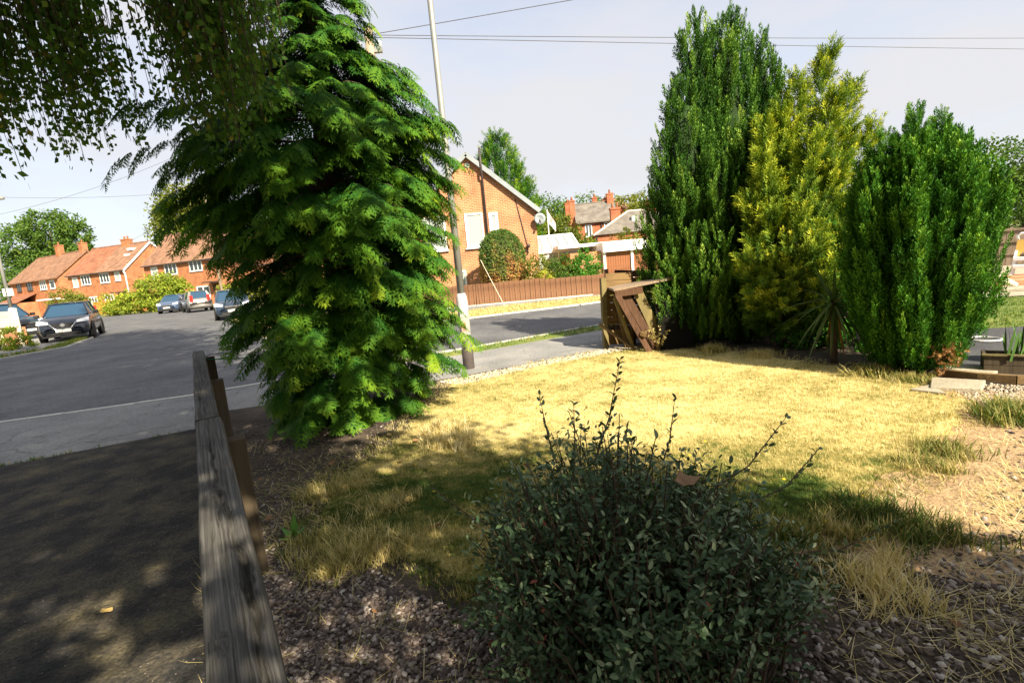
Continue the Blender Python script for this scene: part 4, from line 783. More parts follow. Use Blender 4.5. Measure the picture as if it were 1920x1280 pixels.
for px_ in (-.6, 2.02, 4.15, 6.05):
    MB().box(px_ - .05, px_ + .05, -.152, -.054, -.25, .775).build('post', 'post_wood', fn_, False, .006)
MB().box(6.02, 6.12, -.06, .055, .30, .778).build('end_block', 'post_wood', fn_)
tw_ = thing('green_twine', 'thin green twine tied from the fence end into the conifer', 'twine', (-3.62, 5.6, 0.80))
MB().tube([(.10, .02, -.03), (0.22, .05, .0), (.55, .12, -.035), (1.25, .2, .02)], .006, 6).build('strand', mat('twine', (0.02, 0.24, 0.13), 5, .7), tw_)
MB().tube([(.06, .2, .0), (0.18, .2, .03), (.40, .2, .035)], .004, 6).build('loose_end', 'black', tw_)

# ---- small plants and litter in the shaded gravel
dk = thing('dock_weed', 'small dock plant with upright green leaves growing in the gravel', 'weed', (-1.44, 2.94, 0))
for k, (a, l, e) in enumerate(((.3, .14, 1.1), (1.6, .16, 1.25), (2.8, .12, .7), (4.0, .11, .5), (5.2, .13, .9), (.9, .1, .6))):
    d = Vector((math.cos(a) * math.cos(e), math.sin(a) * math.cos(e), math.sin(e))); s = d.cross(Vector((0, 0, 1))).normalized(); b = MB()
    b.add([Vector((0, 0, 0)), d * l * .45 + s * .024, d * l, d * l * .45 - s * .024, d * l * .45 - Vector((0, 0, .006))], [(0, 4, 2, 1), (0, 3, 2, 4)])
    me = b.mesh('leaf'); link('leaf', me, mat('dock', (.10, .24, .03), 8, .5) if k == 0 else bpy.data.materials['dock'], dk)
def dry_leaf(loc, size, rz, label, c=None, tilt=0.25):
    n = 11; vs = [(0, 0, 0)]; fs = []
    for k in range(n):
        a = 2 * math.pi * k / n; r = size * (.5 + .22 * math.cos(a)) * (1.15 if k % 2 else .82); vs.append((r * math.cos(a), r * .75 * math.sin(a), .22 * r * abs(math.sin(a)) + rng.uniform(0, .1) * size))
    for k in range(n): fs.append((0, 1 + k, 1 + (k + 1) % n))
    o = MB().add(vs, fs).build('fallen_leaf', c or 'leaf_brown'); o.location = loc; o.rotation_euler = (rng.normal(0, tilt), rng.normal(0, tilt), rz); s = o.modifiers.new('thick', 'SOLIDIFY'); s.thickness = .002
    return tag(o, label, 'leaf', 'fallen leaves')
M['leaf_brown'] = mat('leaf_brown', [(.3, (.15, .075, .035)), (.7, (.27, .15, .07))], 25, .7)
M['leaf_yellow'] = mat('leaf_yellow', [(.3, (.42, .29, .09)), (.7, (.58, .42, .16))], 25, .7)
o = dry_leaf((bx + .16, by - .16, .735), .10, 1.2, 'large curled brown dead leaf caught on top of the dark bush', None, .7)
dry_leaf((-2.15, 2.35, .022), .06, 1, 'single tan fallen leaf lying on the dark driveway', 'leaf_yellow')
for k, (x, y) in enumerate(((-1.35, 3.6), (-1.0, 4.0), (-1.6, 4.1), (-.8, 3.3), (-1.7, 3.2), (-1.15, 2.2), (-1.9, 4.5), (-.95, 4.5), (-.55, 2.9), (-1.25, 4.75), (-2.1, 3.9), (-.75, 2.15))):
    dry_leaf((x, y, .03), rng.uniform(.035, .075), rng.uniform(0, 6), 'brown or yellow fallen leaf on the shaded gravel beside the fence', 'leaf_brown' if k % 3 else 'leaf_yellow')
for k, (x, y) in enumerate(((1.35, 2.45), (2.9, 2.8), (3.3, 3.0), (2.2, 2.3), (1.6, 1.75))):
    dry_leaf((x, y, .03), rng.uniform(.03, .05), rng.uniform(0, 6), 'small brown fallen leaf on the bare ground near the lawn edge', 'leaf_brown')
fm = MB()
for k in range(26):
    x, y = rng.uniform(-.9, 2.4), rng.uniform(2.4, 6.8); fm.lathe([(.002, .0), (.011, .002), (.009, .006), (.002, .007)], (x, y, .035), 7)
tag(fm.build('lawn_flowers', 'yellow_petal'), 'tiny yellow flowers dotted over the lawn', 'flowers', None, 'stuff')
st = MB(); T_ = PEB[2]; st.add([tuple(np.array(v) * .075 + np.array([2.65, 2.45, .028])) for v in T_[0]], [tuple(f) for f in T_[1]])
tag(st.build('loose_stone', 'slab', None, False), 'single pale stone lying on the bare earth right of the lawn', 'stone')

# ================================================================== STREET FURNITURE
lp = thing('lamp_post', 'grey steel lamp post with rust patch and black foot at the pavement edge', 'lamp post', (-.70, 7.79, 0))
MB().lathe([(.088, -.3), (.088, .30), (.086, .305)], seg=20).build('base_band', mat('lamp_base', [(.3, (.05, .042, .04)), (.7, (.10, .08, .075))], 9, .7), lp, True)
lpm = mat('lamp_steel', [(.32, (.30, .12, .05)), (.38, (.42, .36, .32)), (.5, (.50, .51, .51)), (.8, (.60, .60, .59))], 2.2, .5, stretch=(2, 2, .9), metal=.1)
MB().lathe([(.084, .303), (.084, 1.02), (.078, 1.10), (.058, 1.16)], seg=20).build('lower_tube', lpm, lp, True)
MB().lathe([(.056, 1.155), (.045, 3.4), (.038, 5.4), (.034, 6.0)], seg=18).build('shaft', 'grey_metal', lp, True)
MB().box(-.045, .045, -.092, -.080, .45, .92).build('access_door', lpm, lp, False, .004)
MB().box(-.30, .08, -.06, .06, 6.0, 6.14).build('lantern', 'grey_metal', lp, False, .03)

l2 = thing('lamp_post', 'pale lamp post with small lantern standing beside the cream board', 'lamp post', (-23.15, 24.2, -.1))
MB().lathe([(.13, -.2), (.13, 1.55), (.12, 1.62), (.075, 1.7)], seg=14).build('lower_tube', 'white', l2, True)
MB().lathe([(.075, 1.68), (.05, 6.6)], seg=12).build('shaft', 'grey_metal', l2, True)
MB().box(-.16, .16, -.06, .13, 2.25, 2.6).build('notice', 'white', l2)
MB().box(-.1, .85, -.08, .08, 6.55, 6.68).build('lantern', 'grey_metal', l2, False, .04)

def tpole(x, y, h, label, r=.14):
    t = thing('telegraph_pole', label, 'pole', (x, y, -.1))
    MB().lathe([(r, -.5), (r * .7, h)], seg=12).build('shaft', 'pole_wood', t, True)
    MB().lathe([(r * .8, h - .02), (r * .9, h), (.02, h + .08)], seg=12).build('cap', 'grey_metal', t, True)
    MB().box(-.28, .28, -.05, .05, h - .55, h - .45).build('crossarm', 'grey_metal', t)
    for s in (-.24, .24): MB().lathe([(.03, h - .45), (.045, h - .38), (.03, h - .3)], (s, 0, 0), 8).build('insulator', 'white', t, True)
    return t
tpole(-2.69, 13.0, 7.35, 'wooden telegraph pole rising behind the tall dark conifer')
tpole(-24.7, 45.0, 10.4, 'wooden telegraph pole in front of the round tree behind the houses')
wi = [(((-2.69, 13, 7.1), (12, 13, 8.3)), .05, 'overhead wire climbing steeply to the right from the pole behind the conifer'),
      (((-2.69, 13, 7.1), (46.1, 31, 10.28)), .12, 'upper overhead wire running behind the cypress top'), (((-2.69, 13, 7.05), (46.1, 31, 9.43)), .08, 'lower overhead wire running behind the cypress top'),
      (((-24.7, 45, 9.9), (-48, 42, 11.6)), .6, 'overhead wire sagging level across the sky above the houses'), (((-26, 45, 13), (-44, 45, 9.3)), .5, 'overhead wire dropping towards the tree over the white house'), (((-24.7, 45, 10.0), (-2.85, 13, 6.8)), .5, 'overhead wire linking the two telegraph poles'),
      (((-24.7, 45, 9.6), (-58, 72, 7.0)), .6, 'overhead wire dropping to the gabled house roof')]
for (a, b), sag, lb in wi:
    a, b = Vector(a), Vector(b); pts = [a.lerp(b, t / 16) - Vector((0, 0, sag * 4 * (t / 16) * (1 - t / 16))) for t in range(17)]
    m_ = MB().tube([p - a for p in pts], .009 if a.y < 20 else .013, 5); o = m_.build('overhead_wire', 'wire'); o.location = a; tag(o, lb, 'wire')
sw = MB().tube([(-.92, 20.1, 1.75), (-.12, 18.6, -.05)], .012, 5).build('stay_wire', 'cream'); tag(sw, 'slanting stay wire in front of the brown board fence', 'wire')

# ================================================================== HOUSES
def window(root, x0, x1, z0, z1, y, lights=2, name='window', frame='white', glass='glass', fw=.07, sill=True, axis='y', curtain=False):
    """window in a wall facing local -y at depth y (axis 'x': wall facing +x, coordinates along y)"""
    def bx_(b, a0, a1, d0, d1, c0, c1):
        if axis == 'y': b.box(a0, a1, y + d0, y + d1, c0, c1)
        else: b.box(y - d1, y - d0, a0, a1, c0, c1)
        return b
    f = MB()
    for a in (x0, x1 - fw): bx_(f, a, a + fw, -.05, .04, z0, z1)
    for c in (z0, z1 - fw): bx_(f, x0 + fw, x1 - fw, -.05, .04, c, c + fw)
    o = f.build(name, frame, root)
    wl = (x1 - x0 - fw) / lights
    for k in range(lights):
        a = x0 + fw + k * wl; a1 = a + wl - fw
        bx_(MB(), a, a1, -.012, .0, z0 + fw, z1 - fw).build('pane', glass, o)
        if k < lights - 1: bx_(MB(), a1, a1 + fw, -.045, .04, z0 + fw, z1 - fw).build('mullion', frame, o)
        if curtain:
            cw = (a1 - a) * (.34 if lights > 1 else .8); bx_(MB(), a, a + cw, -.016, -.0125, z0 + fw, z1 - fw).build('curtain', 'curtain', o)
    if sill: bx_(MB(), x0 - .06, x1 + .06, -.12, -.052, z0 - .06, z0).build('sill', frame, o)
    return o

def gable_house(name, label, loc, rz, Wd, Dp, eave, ridge, wall='brick_house', roof='roof_brown', wins=(), gwins=(), chim=(), fascia='white', over=.3, roof2=None, extra=None, door=None, cat='house'):
    """front faces local -y, ridge along x; origin at the front right bottom corner, house extends to -x and +y"""
    t = thing(name, label, cat, loc, rz); mid = Dp / 2
    b = MB(); P = [(-Wd, 0), (0, 0), (0, Dp), (-Wd, Dp)]
    vs = [(x, y, -.3) for x, y in P] + [(x, y, eave) for x, y in P] + [(-Wd, mid, ridge), (0, mid, ridge)]
    b.add(vs, [(0, 1, 5, 4), (1, 2, 6, 9, 5), (2, 3, 7, 6), (3, 0, 4, 8, 7)]).build('wall', wall, t)
    sl = (ridge - eave) / mid; th = .12
    def slope(x0, x1, sgn, m_):
        y0, y1 = (-over, mid) if sgn < 0 else (Dp + over, mid); z0 = eave - over * sl + .06; z1 = ridge + .06; q = MB()
        q.add([(x0, y0, z0), (x1, y0, z0), (x1, y1, z1), (x0, y1, z1), (x0, y0, z0 + th), (x1, y0, z0 + th), (x1, y1, z1 + th), (x0, y1, z1 + th)], [(0, 3, 2, 1), (4, 5, 6, 7), (0, 1, 5, 4), (1, 2, 6, 5), (2, 3, 7, 6), (3, 0, 4, 7)]); return q.build('roof', m_, t)
    if roof2: slope(-Wd - .15, -Wd * .5, -1, roof2); r1 = slope(-Wd * .5, .15, -1, roof)
    else: r1 = slope(-Wd - .15, .15, -1, roof)
    slope(-Wd - .15, .15, 1, roof)
    MB().tube([(-Wd - .15, mid, ridge + .19), (.15, mid, ridge + .19)], .1, 8).build('ridge_tiles', roof, t)
    bb = MB()
    for y0, y1 in ((-over, mid), (Dp + over, mid)): bb.beam((.17, y0, eave - over * sl + .08), (.17, y1, ridge + .08), .05, .24)
    bb.build('bargeboard', fascia, t)
    MB().box(-Wd, .1, -over - .10, -over - .005, eave - over * sl + .02, eave - over * sl + .16).build('gutter', fascia if not roof2 else 'dark_pipe', t)
    for w in wins: window(t, *w[:4], 0.0, *w[4:])
    for w in gwins: window(t, *w[:4], 0.0, axis='x', *w[4:])
    for (x, y, w, d, top, pots) in chim:
        c = MB().box(x - w / 2, x + w / 2, y - d / 2, y + d / 2, min(ridge - .6, eave) if abs(y - mid) > .1 * Dp else ridge - .6, top).box(x - w / 2 - .06, x + w / 2 + .06, y - d / 2 - .06, y + d / 2 + .06, top - .14, top + .002).build('chimney', wall, t)
        for k in range(pots):
            xx = x + (k - (pots - 1) / 2) * w / max(1, pots); MB().lathe([(.13, top), (.10, top + .42), (.13, top + .45)], (xx, y, 0), 9).build('chimney_pot', 'terracotta', c, True)
    return t

# --- bungalow across the road (gable faces the viewer)
bg_ = thing('bungalow', 'brick bungalow with its gable end facing the street, grey bargeboards', 'house', (-1.35, 25.0, 0))
GW = 3.02; EZ, RZ = 3.95, 6.62
b = MB(); vs = [(-GW, 0, -.3), (GW, 0, -.3), (GW, 0, EZ), (0, 0, RZ), (-GW, 0, EZ)]; vs += [(x, 9, z) for x, _, z in vs]
b.add(vs, [(0, 1, 2, 3, 4), (9, 8, 7, 6, 5), (1, 6, 7, 2), (0, 4, 9, 5)]).build('wall', 'brick', bg_)
sl = (RZ - EZ) / GW
for s in (-1, 1):
    x1 = s * (GW + .22); z1 = EZ - .22 * sl
    MB().add([(0, -.2, RZ + .03), (x1, -.2, z1 + .03), (x1, 9.2, z1 + .03), (0, 9.2, RZ + .03), (0, -.2, RZ + .15), (x1, -.2, z1 + .15), (x1, 9.2, z1 + .15), (0, 9.2, RZ + .15)], [(0, 1, 2, 3), (4, 7, 6, 5), (0, 4, 5, 1), (1, 5, 6, 2), (2, 6, 7, 3), (3, 7, 4, 0)]).build('roof', 'slate', bg_)
    MB().beam((0, -.225, RZ + .06), (x1, -.225, z1 + .06), .04, .20, (0, 0, 1)).build('bargeboard', 'grey_paint', bg_)
window(bg_, -.36, .50, 2.42, 4.02, 0, 1, glass='pale_glass', fw=.085)
window(bg_, .79, 1.22, 3.10, 3.97, 0, 1, glass='pale_glass', fw=.13, sill=False)
window(bg_, -2.4, -1.3, 2.42, 4.02, 0, 1, glass='pale_glass', fw=.085)
window(bg_, -1.0, -.55, 0.25, 1.4, 0, 1, glass='pale_glass', fw=.085)
MB().tube([(.66, -.26, 6.9), (.66, -.26, 5.7), (.66, -.09, 5.5), (.66, -.09, 2.2)], .055, 8).build('downpipe', 'dark_pipe', bg_, True)
for x, z in ((.98, 4.2), (2.2, 4.18)): MB().box(x - .11, x + .11, -.012, .01, z - .075, z + .075).build('air_brick', 'terracotta', bg_)
MB().lathe([(.13, -.03), (.13, 0), (.09, .001)], (.02, -.0, 6.22), 14, 'y').build('round_vent', 'white', bg_, True)
MB().tube([(2.12, -.02, 4.5), (2.50, -.02, 2.35)], .022, 6).build('cable', 'dark_pipe', bg_)
MB().lathe([(.02, -.32), (.09, -.26), (.10, -.12), (.03, -.04)], (2.55, 0, 2.26), 12, 'y').tube([(2.52, 0, 2.2), (2.52, -.1, 1.9)], .03, 6).build('wall_lamp', 'dark_pipe', bg_, True)
ds = thing('satellite_dish', 'dark grey satellite dish on the corner of the bungalow', 'dish', (1.72, 24.95, 3.45))
MB().lathe([(.02, .02), (.16, -.02), (.27, -.10), (.275, -.105), (.16, -.035), (.02, .0)], (.12, -.12, 0), 18, 'y').build('reflector', 'grey_paint', ds, True)
MB().tube([(-.1, .1, 0), (.12, -.1, 0), (.12, -.42, -.16)], .02, 6).build('arm', 'dark_pipe', ds)
MB().box(.08, .16, -.47, -.38, -.2, -.11).build('receiver', 'dark_pipe', ds)

# conservatory beside it
cn = thing('conservatory', 'white conservatory with a glazed lean-to roof beside the bungalow', 'conservatory', (1.75, 27.9, 0))
MB().box(0, 2.3, 0, 3, -.2, .9).build('dwarf_wall', 'brick', cn)
for k in range(5):
    x = .02 + k * .56; MB().box(x, x + .07, -.02, .06, .9, 1.86).build('post', 'white', cn)
for k in range(4):
    x = .09 + k * .56; MB().box(x, x + .49, .0, .02, .9, 1.86).build('pane', 'pale_glass', cn)
MB().box(-.05, 2.35, -.12, .10, 1.86, 2.02).build('eaves_beam', 'white', cn)
MB().beam((-.05, 3, 2.9), (2.35, 3, 2.9), .1, .1).build('ridge', 'white', cn)
for k in range(6):
    x = -.02 + k * .47; MB().beam((x, -.1, 2.03), (x, 3, 2.92), .09, .07).build('rafter', 'white', cn)
    if k < 5: MB().add([(x + .045, -.1, 2.02), (x + .425, -.1, 2.02), (x + .425, 3, 2.9), (x + .045, 3, 2.9)], [(0, 1, 2, 3)]).build('roof_pane', 'pale_glass', cn)

# garage block with white fascia and brown plank doors
ga = thing('garage', 'low garage with deep white fascia and two brown plank doors', 'garage', (5.0, 26.0, 0), R(6))
MB().box(-1.7, 5.2, .15, 5.5, -.2, 1.72).build('wall', 'brick', ga)
MB().box(-.1, 5.4, -.25, 5.7, 1.62, 2.12).build('fascia', 'white', ga)
MB().box(-2.1, 2.2, .9, 5.6, 2.0, 2.16).build('rear_roof', 'white', ga)
for x in (-.05, 1.38, 2.86, 4.3): MB().box(x, x + .12, -.06, .148, -.2, 1.618).build('post', 'white', ga)
for d0 in (.08, 1.51, 2.99):
    dr = MB().box(d0, d0 + 1.29, .06, .14, -.1, 1.6).build('door', 'door_wood', ga)
    pl = MB().box(0, .118, .025, .06, -.08, 1.59).mesh('plank')
    for k in range(10):
        o = link('plank', pl, 'door_wood', dr); o.location = (d0 + .005 + k * .1285, rng.uniform(-.004, .004), 0)

# --- brown board fence in front of the bungalow
bf = thing('board_fence', 'low brown vertical-board fence in front of the bungalow garden', 'fence', (-6.5, 20.55, -.03))
pm_ = MB().box(0, .1, -.012, .012, .04, .86).mesh('board')
for k in range(108):
    x = k * .103; y = 0 if x < 9.9 else (x - 9.9) * .28; o = link('board', pm_, 'fence_wood', bf); o.location = (x, y + (.012 if k % 2 else -.012), rng.uniform(-.012, .012) - .006 * x * (x > 8)); o.rotation_euler = (0, rng.normal(0, .006), 0)
for k in range(7): MB().box(k * 1.85 - .04, k * 1.85 + .04, .03, .11, -.2, .80).build('post', 'fence_wood', bf)
for z in (.2, .68): MB().box(0, 10, .026, .06, z, z + .07).build('rail', 'fence_wood', bf)
MB().box(0, 9.9, -.03, .02, -.05, .038).build('gravel_board', 'cream', bf)

# --- semi-detached houses on the far side
W3 = 3.0
up = lambda x0, n=2, w=1.5, z0=3.9, z1=5.05, g='glass': (x0, x0 + w, z0, z1, n, 'window', 'white', g, .09, True)
h2 = gable_house('semi_house', 'brick semi with white bargeboards and downpipe, its gable facing right, behind the black crossover car', (-51.1, 70.4, 0), R(-17.8), 11.2, 8.4, 5.45, 9.0, roof='roof_brown', roof2='roof_red',
            wins=[(-10.3, -9.3, 3.7, 5.1, 1, 'window', 'white', 'pale_glass', .1, True), (-8.6, -6.8, 3.9, 5.25, 3, 'window', 'white', 'glass', .1, True), (-4.9, -3.1, 3.9, 5.2, 3, 'window', 'white', 'glass', .1, True), (-2.0, -1.0, 4.0, 5.2, 1, 'window', 'white', 'pale_glass', .1, True),
                  (-8.0, -6.2, 1.0, 2.2, 3, 'window', 'white', 'glass', .14, True), (-4.8, -3.0, .9, 2.3, 3, 'window', 'white', 'glass', .14, True)], chim=[(-4.2, 4.2, 1.2, .9, 9.9, 2)], )
MB().tube([(.05, -.25, 5.2), (.05, -.08, 4.8), (.05, -.08, 0)], .10, 8).build('downpipe', 'white', h2, True)
MB().box(-1.9, -.5, -1.1, .0, 2.35, 2.5).build('porch_roof', 'dark_pipe', h2); MB().box(-1.7, -.8, -.06, -.002, .1, 2.2).build('door', 'red_wood', h2)
MB().box(-10.9, -8.9, -1.4, -.02, 2.2, 2.35).build('canopy', 'white', h2)
for (y, z) in ((2.4, 7.2), (3.0, 8.0)): MB().box(-2.4, -1.5, y - .35, y + .35, z + .1, z + .42).build('rooflight', 'white', h2)
h1 = gable_house('semi_house', 'brick semi with a brown roof and chimney, furthest along beside the leafy tall trees', (-63.9, 74.6, 0), R(-27), 15.0, 8.4, 5.45, 9.0, roof='roof_brown',
            wins=[(-2.4, -1.0, 3.9, 5.1, 1, 'window', 'white', 'glass', .1, True), (-5.4, -3.5, 3.9, 5.2, 3, 'window', 'white', 'glass', .1, True), (-9.5, -7.8, 4.0, 5.2, 2, 'window', 'dark_pipe', 'glass', .1, True), (-12.8, -11.3, 4.0, 5.2, 2, 'window', 'dark_pipe', 'glass', .1, True)], chim=[(-.6, 4.2, .9, .8, 10.3, 1), (-7.5, 4.2, .9, .8, 10.6, 1)], fascia='roof_brown')
MB().add([(-14, -2.6, 2.3), (-7, -2.6, 2.3), (-7, 0, 3.5), (-14, 0, 3.5)], [(0, 1, 2, 3)]).build('porch_roof', 'roof_red', h1); MB().box(-13.8, -7.2, -2.4, -.01, -.2, 2.3).build('porch', 'brick_house', h1)
MB().box(-3.4, -.2, -1.6, -.02, 2.3, 2.5).build('canopy', 'white', h1)
h3 = gable_house('semi_house', 'brick semi with brown roof, partly hidden by the dark conifer', (-34.8, 63.8, 0), R(-20.5), 13.2, 8.0, 5.55, 9.3, roof='roof_brown',
            wins=[(-11.9, -10.7, 3.7, 5.2, 1, 'window', 'white', 'pale_glass', .1, True), (-9.4, -7.2, 4.0, 5.4, 3, 'window', 'white', 'glass', .11, True), (-5.0, -2.8, 4.1, 5.4, 3, 'window', 'white', 'glass', .11, True), (-1.4, -.4, 4.6, 5.3, 1, 'window', 'white', 'glass', .1, True),
                  (-7.9, -6.9, .9, 2.3, 1, 'window', 'white', 'glass', .14, True), (-4.4, -2.2, 1.0, 2.2, 2, 'window', 'white', 'glass', .14, True)], chim=[(-6.6, 4.0, 1.2, .9, 10.3, 2)], fascia='dark_pipe')
MB().tube([(-.1, -.25, 5.3), (-.1, -.08, 4.9), (-.1, -.08, 0)], .12, 8).build('downpipe', 'cream', h3, True)
MB().box(-1.9, -.3, -1.2, -.01, 2.5, 2.65).build('porch_roof', 'dark_pipe', h3); MB().box(-1.6, -.7, -.06, -.002, .1, 2.3).build('door', 'red_wood', h3)
gable_house('semi_house', 'brick house end showing below the conifer branches, behind the navy hatchback', (-21.5, 60.5, 0), R(-12), 11.0, 8.0, 4.2, 8.6, roof='roof_red', wins=[(-7.6, -6.4, 1.9, 2.9, 1, 'window', 'white', 'glass', .1, True), (-3.5, -2, 1.6, 2.9, 2, 'window', 'white', 'glass', .1, True)], chim=[(-5, 4.0, 1, .9, 9.4, 2)], fascia='dark_pipe')

def rail_panel(name, label, loc, rz, W_, H_, m_, cat='fence', posts=2, pm='cream'):
    t = thing(name, label, cat, loc, rz); n = int(W_ / .3); me = MB().box(0, W_ / n - .015, -.02, .02, .05, H_).mesh('board')
    for k in range(n): o = link('board', me, m_, t); o.location = (k * W_ / n, rng.uniform(-.006, .006), 0)
    for k in range(posts): x = k * W_ / (posts - 1); MB().box(x - .07, x + .07, -.05, .09, -.2, H_ + .12).build('post', pm, t)
    MB().box(0, W_, .021, .06, H_ * .75, H_ * .75 + .1).build('rail', m_, t)
    return t
rail_panel('garden_fence', 'orange timber fence with pale posts in front of the gabled semi', (-49.3, 61.6, -.1), R(-16), 8.4, 1.55, 'orange_wood', posts=3)

# unseen house added behind the viewer at the drive head to block sky light
gable_house('semi_house', 'unseen brick semi added at the head of the driveway to block sky light', (-11.5, -7.6, 0), R(180), 9.6, 8.0, 5.2, 8.6, roof='roof_brown', wins=[(-8.4, -6.4, .9, 2.3, 3, 'window', 'white', 'glass', .1, True), (-8.4, -6.4, 3.5, 4.8, 3, 'window', 'white', 'glass', .1, True), (-4, -2.4, 3.5, 4.8, 2, 'window', 'white', 'glass', .1, True)], chim=[(-5, 4, 1, .9, 9.6, 2)])

# --- Victorian house and its neighbours far down the road
vi = gable_house('villa', 'two-storey red brick house with tall chimneys and slate roof, beyond the garage', (13.3, 59.8, 0), R(-4), 4.6, 6.5, 5.35, 7.5, wall='brick_red', roof='slate', wins=[(-3.75, -2.95, 3.6, 5.0, 2, 'window', 'white', 'glass', .12, True), (-1.55, -.75, 3.65, 5.1, 2, 'window', 'white', 'glass', .12, True), (-3.75, -2.95, .9, 2.5, 2, 'window', 'white', 'glass', .12, True)],
            chim=[(-4.95, 1.5, .62, .8, 8.0, 1), (-.3, 3.2, .75, .8, 8.6, 1), (-5.2, 5.6, .7, .7, 8.2, 1), (-1.8, 6.0, .6, .6, 8.6, 1)], fascia='slate')
MB().box(-5.26, -4.64, 1.0, 2.0, -.2, 5.6).build('chimney_breast', 'brick_red', vi)
MB().tube([(-1.85, -.08, 5.2), (-1.85, -.08, 0)], .07, 6).build('downpipe', 'dark_pipe', vi)
def hip_house(name, label, loc, rz, W_, D_, eave, ridge, wall, roof, ins, chim=()):
    t = thing(name, label, 'house', loc, rz); MB().box(0, W_, 0, D_, -.3, eave).build('wall', wall, t); o = .3
    MB().add([(-o, -o, eave), (W_ + o, -o, eave), (W_ + o, D_ + o, eave), (-o, D_ + o, eave), (ins, D_ / 2, ridge), (W_ - ins, D_ / 2, ridge)], [(0, 1, 5, 4), (1, 2, 5), (2, 3, 4, 5), (3, 0, 4), (0, 3, 2, 1)]).build('roof', roof, t)
    hp = MB()
    for a, b_ in (((-o, -o, eave), (ins, D_ / 2, ridge)), ((W_ + o, -o, eave), (W_ - ins, D_ / 2, ridge)), ((ins, D_ / 2, ridge), (W_ - ins, D_ / 2, ridge))): hp.tube([a, b_], .09, 6)
    hp.build('hip_tiles', 'cream', t)
    for (x, y, w, d, top, pots) in chim:
        c = MB().box(x - w / 2, x + w / 2, y - d / 2, y + d / 2, eave, top).box(x - w / 2 - .07, x + w / 2 + .07, y - d / 2 - .07, y + d / 2 + .07, top - .2, top + .003).build('chimney', wall, t)
        for k in range(pots): MB().lathe([(.13, top), (.10, top + .5), (.13, top + .53)], (x + (k - (pots - 1) / 2) * w / max(1, pots), y, 0), 9).build('chimney_pot', 'terracotta', c, True)
    return t
hh_ = hip_house('hipped_house', 'low brick house with hipped slate roof in front of the tall-chimneyed villa', (9.35, 52, 0), R(-3), 9.6, 7.0, 3.45, 5.75, 'brick_red', 'slate', 3.9, [(2.7, 4.4, 1.0, .8, 6.3, 2), (6.6, 4.6, 1.2, .9, 6.5, 3)])
MB().box(3.9, 4.5, 1.6, 2.2, 4.5, 5.1).build('rooflight', 'pale_glass', hh_); MB().tube([(.05, -.08, 3.4), (.05, -.08, 0)], .07, 6).tube([(6.4, -.08, 3.4), (6.4, -.08, 0)], .07, 6).build('downpipe', 'dark_pipe', hh_)
gable_house('far_house', 'distant red brick gable showing above the trees beside the cypress', (24.5, 92, 0), R(60), 8, 7, 8.2, 10.6, wall='brick_red', roof='roof_brown', fascia='roof_brown')
fp = thing('flag_pole', 'white pole with a limp white flag above the conservatory', 'flag', (2.95, 33, 0))
MB().lathe([(.035, -.2), (.03, 4.6)], seg=8).build('pole', 'white', fp)
vs = []; fs = []
for i in range(7):
    for j in range(6):
        u, v = i / 6, j / 5; vs.append((.05 + .42 * u, .06 * math.sin(u * 7 + v), 4.5 - .75 * v - .75 * u * (1 - .3 * v)))
for i in range(6):
    for j in range(5): fs.append((i * 6 + j, i * 6 + j + 1, i * 6 + j + 7, i * 6 + j + 6))
MB().add(vs, fs).build('flag', mat('flag', [(.45, (.72, .70, .72)), (.62, (.70, .35, .33))], 2.2, .8), fp, True)

# ================================================================== CARS
def text_mesh(txt, size):
    c = bpy.data.curves.new('t', 'FONT'); c.body = txt; c.size = size; c.align_x = 'CENTER'; c.align_y = 'CENTER'; c.extrude = .002
    o = bpy.data.objects.new('t', c); COL.objects.link(o); bpy.context.view_layer.update()
    me = bpy.data.meshes.new_from_object(o.evaluated_get(bpy.context.evaluated_depsgraph_get())); bpy.data.objects.remove(o); me.materials.clear(); return me

TYRE = MB().lathe([(.20, -.10), (.31, -.105), (.335, -.075), (.335, .075), (.31, .105), (.20, .10)], seg=24, axis='y').mesh('tyre', True)
_r = MB().lathe([(.03, -.06), (.03, .085), (.045, .09), (.05, .07)], seg=14, axis='y').lathe([(.185, -.08), (.215, .095), (.20, .10), (.185, .06), (.04, .03)], seg=24, axis='y')
for k in range(5):
    _r.box(-.02, .02, .05, .085, .03, .20, Matrix.Rotation(k * 2 * math.pi / 5, 4, 'Y'))
RIM = _r.mesh('rim', False)
M['tyre'] = mat('tyre', (.018, .018, .018), 8, .85); M['rim'] = mat('rim', (.45, .46, .47), 5, .35, metal=.7)
M['lamp'] = glassmat('lamp', (.55, .57, .6), .12); M['tail'] = glassmat('tail', (.45, .02, .015), .15); M['plate'] = mat('plate', (.72, .72, .70), 4, .5); M['trim'] = mat('trim', (.02, .02, .022), 6, .6); M['chrome'] = mat('chrome', (.6, .62, .64), 3, .25, metal=.8)
M['screen'] = glassmat('screen', (.02, .055, .10), .05)

